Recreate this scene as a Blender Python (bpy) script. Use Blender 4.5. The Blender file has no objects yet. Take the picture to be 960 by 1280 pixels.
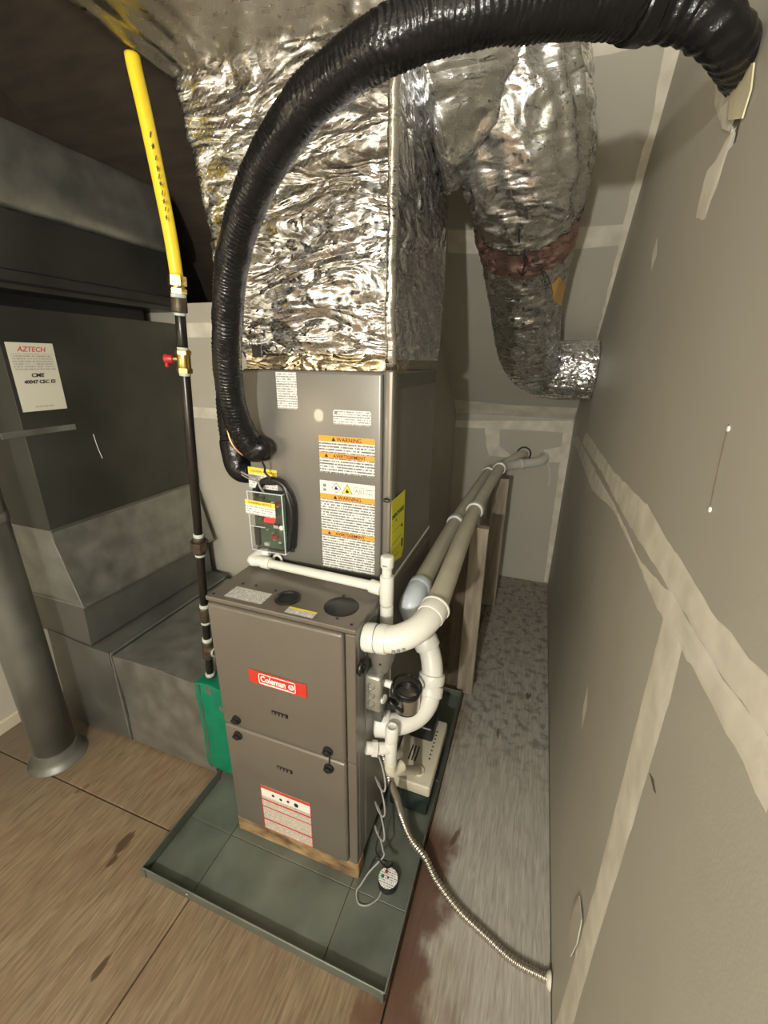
import bpy, bmesh, math, random
from mathutils import Vector, Matrix, noise, Euler
random.seed(7)
S = bpy.context.scene
COL = S.collection

# ------------------------------------------------------------------ camera, world, light, exposure
CAM = Vector((0.7781, -0.7736, 1.5117)); EUL = Euler((1.2266, -0.0138, 0.347), 'XYZ'); FPX = 526.95
cd = bpy.data.cameras.new('camera'); cam = bpy.data.objects.new('camera', cd); COL.objects.link(cam)
cam.location = CAM; cam.rotation_euler = EUL
cd.sensor_fit = 'HORIZONTAL'; cd.sensor_width = 36; cd.lens = FPX / 960 * 36; cd.clip_start = .02
S.camera = cam
w = bpy.data.worlds.new('world'); S.world = w; w.use_nodes = True
w.node_tree.nodes['Background'].inputs[0].default_value = (.9, .78, .6, 1)
w.node_tree.nodes['Background'].inputs[1].default_value = .05
S.view_settings.view_transform = 'Standard'; S.view_settings.look = 'None'
S.view_settings.exposure = 0.5; S.view_settings.gamma = 1; S.view_settings.use_curve_mapping = False

def lamp(name, loc, energy, color, radius):
    l = bpy.data.lights.new(name, 'POINT'); l.energy = energy; l.color = color; l.shadow_soft_size = radius
    o = bpy.data.objects.new(name, l); COL.objects.link(o); o.location = loc; return o
lamp('head_lamp_light', (.62, -1.95, 1.64), 108, (1, .975, .91), .03)
lamp('hall_light', (-.75, -1.75, 1.36), 12, (1, .83, .60), .07)
lamp('soft_fill_light', (.1, -1.9, 2.45), 27, (1, .965, .88), .25)  # soft fill added to lift the whole room, not a real bulb

# ------------------------------------------------------------------ helpers
W = .437; SZ = .0733                     # furnace width, height of its base above the floor
XW = .997; YB = 2.2                      # right wall, back wall
RM = EUL.to_matrix()
def bp(u, v, ax, val):                   # point of the plane <ax>=val seen along a photo pixel
    d = RM @ Vector(((u - 480) / FPX, -(v - 640) / FPX, -1)); i = 'xyz'.index(ax)
    return CAM + d * ((val - CAM[i]) / d[i])
SLOPE = .77
def slope_z(y): return 1.18 + SLOPE * (YB - y)
def bslope(u, v):
    d = RM @ Vector(((u - 480) / FPX, -(v - 640) / FPX, -1))
    return CAM + d * ((slope_z(CAM.y) - CAM.z) / (d.z + SLOPE * d.y))

def N(nt, t, **k):
    n = nt.nodes.new(t)
    for a, b in k.items(): setattr(n, a, b)
    return n
def mat(name, col, rough=.5, metal=0, var=.0, vscale=8, bump=0, bscale=60, col2=None, aniso=None, rvar=0, spec=.5, emit=0, detail=5, clearcoat=0):
    """principled material with a noise-driven colour variation and a noise bump"""
    m = bpy.data.materials.new(name); m.use_nodes = True; nt = m.node_tree; L = nt.links
    p = nt.nodes['Principled BSDF']; p.inputs['Roughness'].default_value = rough; p.inputs['Metallic'].default_value = metal
    p.inputs['Specular IOR Level'].default_value = spec; p.inputs['Coat Weight'].default_value = clearcoat
    g = N(nt, 'ShaderNodeNewGeometry'); mp = N(nt, 'ShaderNodeMapping'); L.new(g.outputs['Position'], mp.inputs[0])
    if aniso: mp.inputs['Scale'].default_value = aniso
    n = N(nt, 'ShaderNodeTexNoise'); n.inputs['Scale'].default_value = vscale; n.inputs['Detail'].default_value = detail
    L.new(mp.outputs[0], n.inputs['Vector'])
    c2 = col2 or tuple(c * (1 - var) for c in col)
    r = N(nt, 'ShaderNodeValToRGB'); r.color_ramp.elements[0].position = .33; r.color_ramp.elements[1].position = .67
    r.color_ramp.elements[0].color = (*c2, 1); r.color_ramp.elements[1].color = (*col, 1)
    L.new(n.outputs['Fac'], r.inputs[0]); L.new(r.outputs[0], p.inputs['Base Color'])
    if rvar:
        mr = N(nt, 'ShaderNodeMapRange'); L.new(n.outputs['Fac'], mr.inputs[0])
        mr.inputs[1].default_value = .3; mr.inputs[2].default_value = .7
        mr.inputs[3].default_value = max(.03, rough - rvar); mr.inputs[4].default_value = min(1, rough + rvar); L.new(mr.outputs[0], p.inputs['Roughness'])
    if bump:
        n2 = N(nt, 'ShaderNodeTexNoise'); n2.inputs['Scale'].default_value = bscale; n2.inputs['Detail'].default_value = 4; L.new(mp.outputs[0], n2.inputs['Vector'])
        b = N(nt, 'ShaderNodeBump'); b.inputs['Strength'].default_value = bump; b.inputs['Distance'].default_value = .004
        L.new(n2.outputs['Fac'], b.inputs['Height']); L.new(b.outputs[0], p.inputs['Normal'])
    if emit:
        p.inputs['Emission Color'].default_value = (*col, 1); p.inputs['Emission Strength'].default_value = emit
    return m

def foil_mat(name, col, rough, scrim=.3, crinkle=1.0, warp=1.0):
    m = bpy.data.materials.new(name); m.use_nodes = True; nt = m.node_tree; L = nt.links
    p = nt.nodes['Principled BSDF']; p.inputs['Metallic'].default_value = 1; p.inputs['Base Color'].default_value = (*col, 1)
    g = N(nt, 'ShaderNodeNewGeometry'); gm = N(nt, 'ShaderNodeMapping'); gm.inputs['Scale'].default_value = (.7, .8, 1.7); L.new(g.outputs['Position'], gm.inputs[0])
    def tex(scale, dist, detail=3, ridged=False):
        n = N(nt, 'ShaderNodeTexNoise'); n.inputs['Scale'].default_value = scale; n.inputs['Detail'].default_value = detail
        n.inputs['Distortion'].default_value = dist
        if ridged: n.noise_type = 'RIDGED_MULTIFRACTAL'; n.normalize = True
        L.new(gm.outputs[0], n.inputs['Vector']); return n
    a = tex(7 * warp, 1.8, 2); b2 = tex(70, .6, 2); r = b2
    wv = tex(9, 0, 1); vm = N(nt, 'ShaderNodeVectorMath', operation='MULTIPLY_ADD'); L.new(wv.outputs['Color'], vm.inputs[0]); vm.inputs[1].default_value = (.09, .09, .09); L.new(gm.outputs[0], vm.inputs[2])
    cre = []
    for vs_, cl in ((6.5 * warp, .12), (15 * warp, .10)):
        vo = N(nt, 'ShaderNodeTexVoronoi'); vo.feature = 'DISTANCE_TO_EDGE'; vo.inputs['Scale'].default_value = vs_; L.new(vm.outputs[0], vo.inputs['Vector'])
        mn = N(nt, 'ShaderNodeMath', operation='MINIMUM'); L.new(vo.outputs['Distance'], mn.inputs[0]); mn.inputs[1].default_value = cl; cre.append(mn)
    mr = N(nt, 'ShaderNodeMapRange'); L.new(r.outputs['Fac'], mr.inputs[0]); mr.inputs[1].default_value = .35; mr.inputs[2].default_value = .65
    mr.inputs[3].default_value = max(.04, rough - .1); mr.inputs[4].default_value = rough + .1; L.new(mr.outputs[0], p.inputs['Roughness'])
    # reinforcing scrim: a fine square grid of raised threads
    sc = N(nt, 'ShaderNodeVectorMath', operation='SCALE'); sc.inputs['Scale'].default_value = 2 * math.pi / .013
    L.new(g.outputs['Position'], sc.inputs[0]); sp = N(nt, 'ShaderNodeSeparateXYZ'); L.new(sc.outputs[0], sp.inputs[0])
    add1 = N(nt, 'ShaderNodeMath', operation='ADD'); L.new(sp.outputs[0], add1.inputs[0]); L.new(sp.outputs[2], add1.inputs[1])
    sub1 = N(nt, 'ShaderNodeMath', operation='SUBTRACT'); L.new(sp.outputs[0], sub1.inputs[0]); L.new(sp.outputs[2], sub1.inputs[1])
    outs = []
    for q in (add1, sub1):
        q2 = N(nt, 'ShaderNodeMath', operation='ADD'); L.new(q.outputs[0], q2.inputs[0]); L.new(sp.outputs[1], q2.inputs[1])
        c = N(nt, 'ShaderNodeMath', operation='COSINE'); L.new(q2.outputs[0], c.inputs[0])
        pw = N(nt, 'ShaderNodeMath', operation='GREATER_THAN'); L.new(c.outputs[0], pw.inputs[0]); pw.inputs[1].default_value = .96; outs.append(pw)
    mx = N(nt, 'ShaderNodeMath', operation='MAXIMUM'); L.new(outs[0].outputs[0], mx.inputs[0]); L.new(outs[1].outputs[0], mx.inputs[1])
    prev = None
    for src, st, di in ((a, .7 * crinkle, .05), (cre[0], .75 * crinkle, .04), (cre[1], .4 * crinkle, .012), (b2, .16 * crinkle, .004), (mx, scrim, .0006)):
        b = N(nt, 'ShaderNodeBump'); b.inputs['Strength'].default_value = st; b.inputs['Distance'].default_value = di
        L.new(src.outputs[0], b.inputs['Height'])
        if prev: L.new(prev.outputs[0], b.inputs['Normal'])
        prev = b
    L.new(prev.outputs[0], p.inputs['Normal'])
    return m

def print_mat(name, paper, ink, pitch=.006, freq=420, gap=.45, x0=-9, x1=9):
    """flat print: rows of illegible small type, in the label's own coordinates (metres)"""
    m = bpy.data.materials.new(name); m.use_nodes = True; nt = m.node_tree; L = nt.links
    p = nt.nodes['Principled BSDF']; p.inputs['Roughness'].default_value = .45
    tc = N(nt, 'ShaderNodeTexCoord'); s = N(nt, 'ShaderNodeSeparateXYZ'); L.new(tc.outputs['Object'], s.inputs[0])
    d = N(nt, 'ShaderNodeMath', operation='DIVIDE'); L.new(s.outputs[1], d.inputs[0]); d.inputs[1].default_value = pitch
    fr = N(nt, 'ShaderNodeMath', operation='FRACT'); L.new(d.outputs[0], fr.inputs[0])
    lt = N(nt, 'ShaderNodeMath', operation='LESS_THAN'); L.new(fr.outputs[0], lt.inputs[0]); lt.inputs[1].default_value = .55
    fl = N(nt, 'ShaderNodeMath', operation='FLOOR'); L.new(d.outputs[0], fl.inputs[0])
    cm = N(nt, 'ShaderNodeCombineXYZ'); mu = N(nt, 'ShaderNodeMath', operation='MULTIPLY'); L.new(s.outputs[0], mu.inputs[0]); mu.inputs[1].default_value = freq
    L.new(mu.outputs[0], cm.inputs[0]); m7 = N(nt, 'ShaderNodeMath', operation='MULTIPLY'); L.new(fl.outputs[0], m7.inputs[0]); m7.inputs[1].default_value = 7.3
    L.new(m7.outputs[0], cm.inputs[1])
    nz = N(nt, 'ShaderNodeTexNoise'); nz.inputs['Scale'].default_value = 1; nz.inputs['Detail'].default_value = 1; L.new(cm.outputs[0], nz.inputs['Vector'])
    gt = N(nt, 'ShaderNodeMath', operation='GREATER_THAN'); L.new(nz.outputs['Fac'], gt.inputs[0]); gt.inputs[1].default_value = gap
    a = N(nt, 'ShaderNodeMath', operation='MULTIPLY'); L.new(lt.outputs[0], a.inputs[0]); L.new(gt.outputs[0], a.inputs[1])
    mix = N(nt, 'ShaderNodeMix', data_type='RGBA'); L.new(a.outputs[0], mix.inputs[0])
    mix.inputs[6].default_value = (*paper, 1); mix.inputs[7].default_value = (*ink, 1); L.new(mix.outputs[2], p.inputs['Base Color'])
    return m

def link(name, me, m, parent=None, smooth=False, mw=None):
    o = bpy.data.objects.new(name, me); COL.objects.link(o)
    if m: me.materials.append(m)
    if smooth:
        for q in me.polygons: q.use_smooth = True
    if mw is not None: o.matrix_world = mw
    if parent is not None:
        o.parent = parent
        o.matrix_parent_inverse = ROOTM[parent.name].inverted()
    ROOTM[o.name] = mw.copy() if mw is not None else Matrix.Identity(4)
    return o
ROOTM = {}
def obj(name, bm, m, parent=None, smooth=False, mw=None, auto=None):
    me = bpy.data.meshes.new(name)
    bmesh.ops.recalc_face_normals(bm, faces=bm.faces)
    if auto:
        for e in bm.edges:
            if len(e.link_faces) == 2 and e.calc_face_angle(0) > math.radians(auto): e.smooth = False
        smooth = True
    bm.to_mesh(me); bm.free(); return link(name, me, m, parent, smooth, mw)
def thing(name, label, cat, loc=(0, 0, 0), group=None):
    o = bpy.data.objects.new(name, None); COL.objects.link(o); o.location = loc; o.empty_display_size = .05
    ROOTM[o.name] = Matrix.Translation(loc); return tag(o, label, cat, group)
def tag(o, label=None, cat=None, group=None, kind=None):
    if label: o['label'] = label
    if cat: o['category'] = cat
    if group: o['group'] = group
    if kind: o['kind'] = kind
    return o
def struct(name, bm, m, **k):
    return tag(obj(name, bm, m, **k), kind='structure')

def box(bm, a, b, bev=0, seg=2, mw=None):
    x0, y0, z0 = a; x1, y1, z1 = b
    t = bmesh.new(); bmesh.ops.create_cube(t, size=1)
    for v in t.verts: v.co = Vector((x0 + (v.co.x + .5) * (x1 - x0), y0 + (v.co.y + .5) * (y1 - y0), z0 + (v.co.z + .5) * (z1 - z0)))
    if bev: bmesh.ops.bevel(t, geom=t.edges[:], offset=bev, segments=seg, affect='EDGES', profile=.5)
    if mw is not None: t.transform(mw)
    merge(bm, t); return bm
def merge(bm, t):
    me = bpy.data.meshes.new('tmp'); t.to_mesh(me); t.free(); bm.from_mesh(me); bpy.data.meshes.remove(me)
def B(*boxes, bev=0, seg=2):
    bm = bmesh.new()
    for a, b in boxes: box(bm, a, b, bev, seg)
    return bm
def poly(pts, thick, n):                 # polygon extruded along vector n*thick
    bm = bmesh.new(); n = Vector(n).normalized() * thick
    v0 = [bm.verts.new(Vector(p)) for p in pts]; v1 = [bm.verts.new(Vector(p) + n) for p in pts]
    k = len(pts)
    bm.faces.new(v0); bm.faces.new(v1[::-1])
    for i in range(k): bm.faces.new((v0[i], v0[(i + 1) % k], v1[(i + 1) % k], v1[i]))
    bmesh.ops.triangulate(bm, faces=[f for f in bm.faces if len(f.verts) > 4])
    return bm
def catmull(P, step=.01):
    P = [Vector(p) for p in P]
    if len(P) == 2:
        n = max(1, int((P[1] - P[0]).length / step)); return [P[0].lerp(P[1], i / n) for i in range(n + 1)]
    out = []; Q = [P[0] * 2 - P[1]] + P + [P[-1] * 2 - P[-2]]
    for i in range(1, len(Q) - 2):
        a, b, c, d = Q[i - 1:i + 3]; n = max(2, int((c - b).length / step))
        for k in range(n):
            t = k / n
            out.append(.5 * ((2 * b) + (c - a) * t + (2 * a - 5 * b + 4 * c - d) * t * t + (3 * b - a - 3 * c + d) * t ** 3))
    out.append(P[-1]); return out
def rings(path, rad, seg=20, bm=None, cap=True, shape=None):
    """sweep: rad is a number or f(i, s, angle) -> radius, s = arc length"""
    bm = bm or bmesh.new(); n = len(path)
    T = [(path[min(i + 1, n - 1)] - path[max(i - 1, 0)]).normalized() for i in range(n)]
    up = Vector((0, 0, 1)) if abs(T[0].z) < .9 else Vector((0, 1, 0))
    nrm = (up - T[0] * up.dot(T[0])).normalized(); s = 0; prev = None; first = None
    for i in range(n):
        if i:
            s += (path[i] - path[i - 1]).length
            q = T[i - 1].rotation_difference(T[i]); nrm = q @ nrm; nrm = (nrm - T[i] * nrm.dot(T[i])).normalized()
        bi = T[i].cross(nrm); R = []
        for k in range(seg):
            a = 2 * math.pi * k / seg; r = rad(i, s, a) if callable(rad) else rad
            R.append(bm.verts.new(path[i] + (nrm * math.cos(a) + bi * math.sin(a)) * r))
        if prev:
            for k in range(seg): bm.faces.new((prev[k], prev[(k + 1) % seg], R[(k + 1) % seg], R[k]))
        else: first = R
        prev = R
    if cap:
        bm.faces.new(first[::-1]); bm.faces.new(prev)
    return bm
def tube(P, r, seg=20, step=.012, bm=None, cap=True): return rings(catmull(P, step), r, seg, bm, cap)
def cyl(a, b, r, seg=28, bm=None, bev=.12):
    """cylinder with slightly rounded ends"""
    a = Vector(a); b = Vector(b); L_ = (b - a).length; e = min(r * bev, L_ * .3); d = (b - a).normalized()
    pts = [a, a + d * e * .3, a + d * e, b - d * e, b - d * e * .3, b]; rr = [r - e, r - e * .25, r, r, r - e * .25, r - e]
    return rings(pts, lambda i, s, an: rr[i], seg, bm)
def lathe(axis_a, axis_d, prof, seg=28, bm=None):  # prof: list of (distance along, radius)
    a = Vector(axis_a); d = Vector(axis_d).normalized()
    bm = bm or bmesh.new(); up = Vector((0, 0, 1)) if abs(d.z) < .9 else Vector((0, 1, 0)); n = (up - d * up.dot(d)).normalized(); bi = d.cross(n); prev = None; first = None
    for t, r in prof:
        R = [bm.verts.new(a + d * t + (n * math.cos(2 * math.pi * k / seg) + bi * math.sin(2 * math.pi * k / seg)) * max(r, 1e-5)) for k in range(seg)]
        if prev:
            for k in range(seg): bm.faces.new((prev[k], prev[(k + 1) % seg], R[(k + 1) % seg], R[k]))
        else: first = R
        prev = R
    bm.faces.new(first[::-1]); bm.faces.new(prev); return bm
def torus(c, n, R, r, seg=40, sg=12, bm=None, arc=1.0, start=0):
    c = Vector(c); n = Vector(n).normalized(); up = Vector((0, 0, 1)) if abs(n.z) < .9 else Vector((0, 1, 0)); u = (up - n * up.dot(n)).normalized(); v = n.cross(u)
    pts = [c + (u * math.cos(start + 2 * math.pi * arc * i / seg) + v * math.sin(start + 2 * math.pi * arc * i / seg)) * R for i in range(seg + 1)]
    return rings(pts, r, sg, bm)
def frame(o, x, y):                      # local x, y axes and origin -> matrix
    x = Vector(x).normalized(); y = Vector(y).normalized(); z = x.cross(y).normalized()
    m = Matrix.Identity(4)
    for i in range(3): m[i][0] = x[i]; m[i][1] = y[i]; m[i][2] = z[i]; m[i][3] = Vector(o)[i]
    return m
def text(name, s, size, F, x, y, z, m, parent, depth=.0003, align='LEFT', shear=0, xs=1.0, bold=0.0):
    c = bpy.data.curves.new(name, 'FONT'); c.body = s; c.size = size; c.extrude = depth; c.align_x = align; c.shear = shear; c.offset = bold; c.resolution_u = 3
    t = bpy.data.objects.new('tmp', c); me = bpy.data.meshes.new_from_object(t); bpy.data.objects.remove(t); bpy.data.curves.remove(c)
    me.name = name
    return link(name, me, m, parent, mw=F @ Matrix.Translation((x, y, z)) @ Matrix.Diagonal((xs, 1, 1, 1)))
def plate(name, F, w_, h_, m, parent, t=.0006, x=0, y=0, z=0, r=0):
    bm = B(((0, 0, 0), (w_, h_, t)))
    if r:
        ed = [e for e in bm.edges if abs(e.verts[0].co.z - e.verts[1].co.z) > t * .5]
        bmesh.ops.bevel(bm, geom=ed, offset=r, segments=4, affect='EDGES')
    return obj(name, bm, m, parent, mw=F @ Matrix.Translation((x, y, z)))
def rag(edge, seed, amp, step=.02, axis=None):   # roughen an open polyline sideways
    out = []
    pts = [Vector(p) for p in edge]
    for a, b in zip(pts, pts[1:]):
        n = max(1, int((b - a).length / step))
        for i in range(n): out.append(a.lerp(b, i / n))
    out.append(pts[-1])
    ax = Vector(axis)
    return [p + ax * (amp * (noise.noise(Vector((p.x * 31 + seed, p.y * 31, p.z * 31))) + .6 * noise.noise(Vector((p.x * 90 + seed, p.y * 90, p.z * 90))))) for p in out]
def mud(parent, left, right, plane, amp=.008, seed=0, m=None, t=None):
    """feathered strip of joint compound on a plane: two edges given as photo pixels"""
    if plane == 'slope': f = lambda q: bslope(*q); n = Vector((0, -SLOPE, -1)).normalized(); ax = Vector((1, 0, 0)); ax2 = Vector((0, -1, SLOPE)).normalized()
    elif plane == 'right': f = lambda q: bp(*q, 'x', XW); n = Vector((-1, 0, 0)); ax = Vector((0, .7, .7)); ax2 = ax
    else: f = lambda q: bp(*q, 'y', YB); n = Vector((0, -1, 0)); ax = Vector((.7, 0, .7)); ax2 = ax
    t = t or .0005 + (seed * 7 % 6) * .0002
    Lp = rag([f(q) for q in left], seed, amp, axis=ax); Rp = rag([f(q) for q in right], seed + 9, amp, axis=ax)
    k = max(len(Lp), len(Rp))
    def samp(P): return [P[min(int(i * (len(P) - 1) / (k - 1)), len(P) - 1)].lerp(P[min(int(i * (len(P) - 1) / (k - 1)) + 1, len(P) - 1)], (i * (len(P) - 1) / (k - 1)) % 1) for i in range(k)]
    Lp, Rp = samp(Lp), samp(Rp); bm = bmesh.new()
    rows = []
    for a, b in zip(Lp, Rp):
        rows.append([bm.verts.new(a + n * 0.0002), bm.verts.new(a.lerp(b, .2) + n * t), bm.verts.new(a.lerp(b, .8) + n * t), bm.verts.new(b + n * .0002)])
    for p, q in zip(rows, rows[1:]):
        for i in range(3): bm.faces.new((p[i], p[i + 1], q[i + 1], q[i]))
    return tag(obj('joint_compound', bm, m or M['mud'], parent, smooth=False))

# ------------------------------------------------------------------ materials
M = {}
M['drywall'] = mat('drywall', (.47, .44, .365), .75, var=.07, vscale=3, bump=.06, bscale=240)
M['drywall_right'] = mat('drywall_right', (.43, .405, .335), .55, var=.08, vscale=2.5, bump=.05, bscale=260)
M['mud'] = mat('joint_compound', (.74, .70, .585), .8, var=.16, vscale=14, bump=.1, bscale=70, col2=(.58, .54, .44))
M['cream'] = mat('cream_paper', (.68, .62, .42), .8, var=.15, vscale=20)
M['wood_and_shade'] = mat('sheathing_and_shade', (.045, .032, .02), .9, var=.4, vscale=6, aniso=(1, 6, 1))  # near-black brown: subfloor wood, and shade painted into the upper left boards
M['hole'] = mat('cavity', (.03, .02, .012), .9)
M['metal_brown'] = mat('painted_steel_taupe', (.158, .138, .111), .36, .25, var=.05, vscale=5, bump=.02, bscale=500, clearcoat=.15)
M['metal_grey'] = mat('painted_steel_grey', (.2, .188, .165), .34, .3, var=.05, vscale=5, bump=.02, bscale=500, clearcoat=.15)
M['side_grey'] = mat('steel_side', (.20, .19, .168), .42, .3, var=.1, vscale=7)
M['black'] = mat('black_plastic', (.012, .012, .012), .35)
M['rubber'] = mat('black_tape', (.007, .007, .008), .24, var=.3, vscale=40, bump=.5, bscale=90, spec=.45)
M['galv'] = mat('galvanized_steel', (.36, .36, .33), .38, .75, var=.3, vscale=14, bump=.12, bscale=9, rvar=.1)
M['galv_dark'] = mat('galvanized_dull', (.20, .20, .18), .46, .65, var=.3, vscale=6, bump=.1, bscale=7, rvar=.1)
M['galv_shaded'] = mat('galvanized_shaded', (.10, .10, .088), .42, .7, var=.35, vscale=4, bump=.08, bscale=5, rvar=.1)  # same steel as the other ducts, with shade put into the colour
M['pan'] = mat('pan_steel', (.165, .185, .15), .45, .4, var=.35, vscale=7, bump=.06, bscale=20, rvar=.12)
M['pvc'] = mat('white_pvc', (.70, .69, .62), .32, var=.06, vscale=12)
M['pvc_old'] = mat('cream_pvc', (.62, .58, .45), .36, var=.1, vscale=9)
M['pvc_blue'] = mat('bluish_pvc', (.62, .68, .72), .34, var=.08, vscale=14)
M['print_grey'] = mat('grey_print', (.2, .2, .22), .5)
M['brass'] = mat('brass', (.62, .44, .14), .25, .95, var=.3, vscale=60)
M['iron'] = mat('black_iron', (.028, .024, .02), .28, .5, var=.3, vscale=40)
M['cast'] = mat('cast_iron_fitting', (.11, .085, .06), .45, .6, var=.4, vscale=60, bump=.2, bscale=150)
M['dope'] = mat('pipe_dope', (.5, .55, .48), .6, var=.25, vscale=80)
M['red'] = mat('red_paint', (.42, .02, .03), .4)
M['yellow'] = mat('yellow_coating', (.83, .60, .03), .38, var=.06, vscale=30, spec=.4)
M['green'] = mat('green_tape', (.0, .19, .10), .38, var=.22, vscale=18, bump=.3, bscale=30)
M['copper'] = mat('copper', (.72, .30, .14), .3, .9)
M['white'] = mat('white_ink', (.85, .83, .78), .5)
M['ink'] = mat('black_ink', (.015, .015, .015), .6)
M['orange'] = mat('orange_ink', (.80, .34, .04), .5)
M['badge'] = mat('red_badge', (.52, .035, .022), .32, clearcoat=.4)
M['redink'] = mat('red_ink', (.5, .05, .03), .6)
M['tagyellow'] = mat('yellow_tag', (.72, .70, .04), .5)
M['labelyellow'] = mat('yellow_ink', (.82, .62, .05), .5)
M['paper'] = mat('white_label', (.74, .71, .65), .5)
M['pcb'] = mat('circuit_board', (.03, .11, .06), .4, var=.6, vscale=90, col2=(.10, .14, .09))
M['clear'] = mat('clear_cover', (.9, .9, .9), .08)
M['clear'].node_tree.nodes['Principled BSDF'].inputs['Transmission Weight'].default_value = 1
M['led'] = mat('red_led', (.9, .03, .03), .4, emit=.7)
M['wood_post'] = mat('stud_wood', (.33, .275, .20), .7, var=.4, vscale=9, aniso=(5, 5, .6), bump=.2, bscale=30)
M['wood_dark'] = mat('stud_wood_dark', (.13, .095, .06), .75, var=.4, vscale=9, aniso=(5, 5, .6), bump=.2, bscale=30)
M['lumber'] = mat('pine_block', (.40, .27, .13), .7, vscale=14, aniso=(1, 2, 2), bump=.2, bscale=40, col2=(.10, .055, .025))
M['flex'] = mat('conduit_metal', (.55, .51, .44), .28, .95)
M['wire'] = mat('grey_wire', (.26, .255, .24), .45)
M['box_metal'] = mat('junction_box_metal', (.50, .50, .42), .38, .7, var=.25, vscale=40)
M['pump_top'] = mat('beige_plastic', (.56, .52, .40), .42, var=.05)
M['pump_tank'] = mat('pump_tank', (.014, .02, .02), .25)
M['base_trim'] = mat('baseboard_paint', (.55, .50, .38), .5, var=.15, vscale=8)
M['strip_warm_glow'] = foil_mat('flange_foil_warm_glow', (.86, .74, .55), .22, 0, .9, 1.3)  # gold tint stands in for warm light glowing on the flange
M['foil'] = foil_mat('foil_facing', (.88, .89, .92), .20, .45, 1.0)
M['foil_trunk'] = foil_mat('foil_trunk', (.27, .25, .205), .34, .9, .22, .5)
M['foil_duct'] = foil_mat('foil_sleeve', (.82, .83, .85), .22, .2, .8, .9)
M['foil_tape'] = foil_mat('foil_tape', (.82, .81, .79), .2, 0, .25)
M['pink'] = foil_mat('pinkish_tape', (.66, .45, .42), .34, .3, .8)

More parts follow.
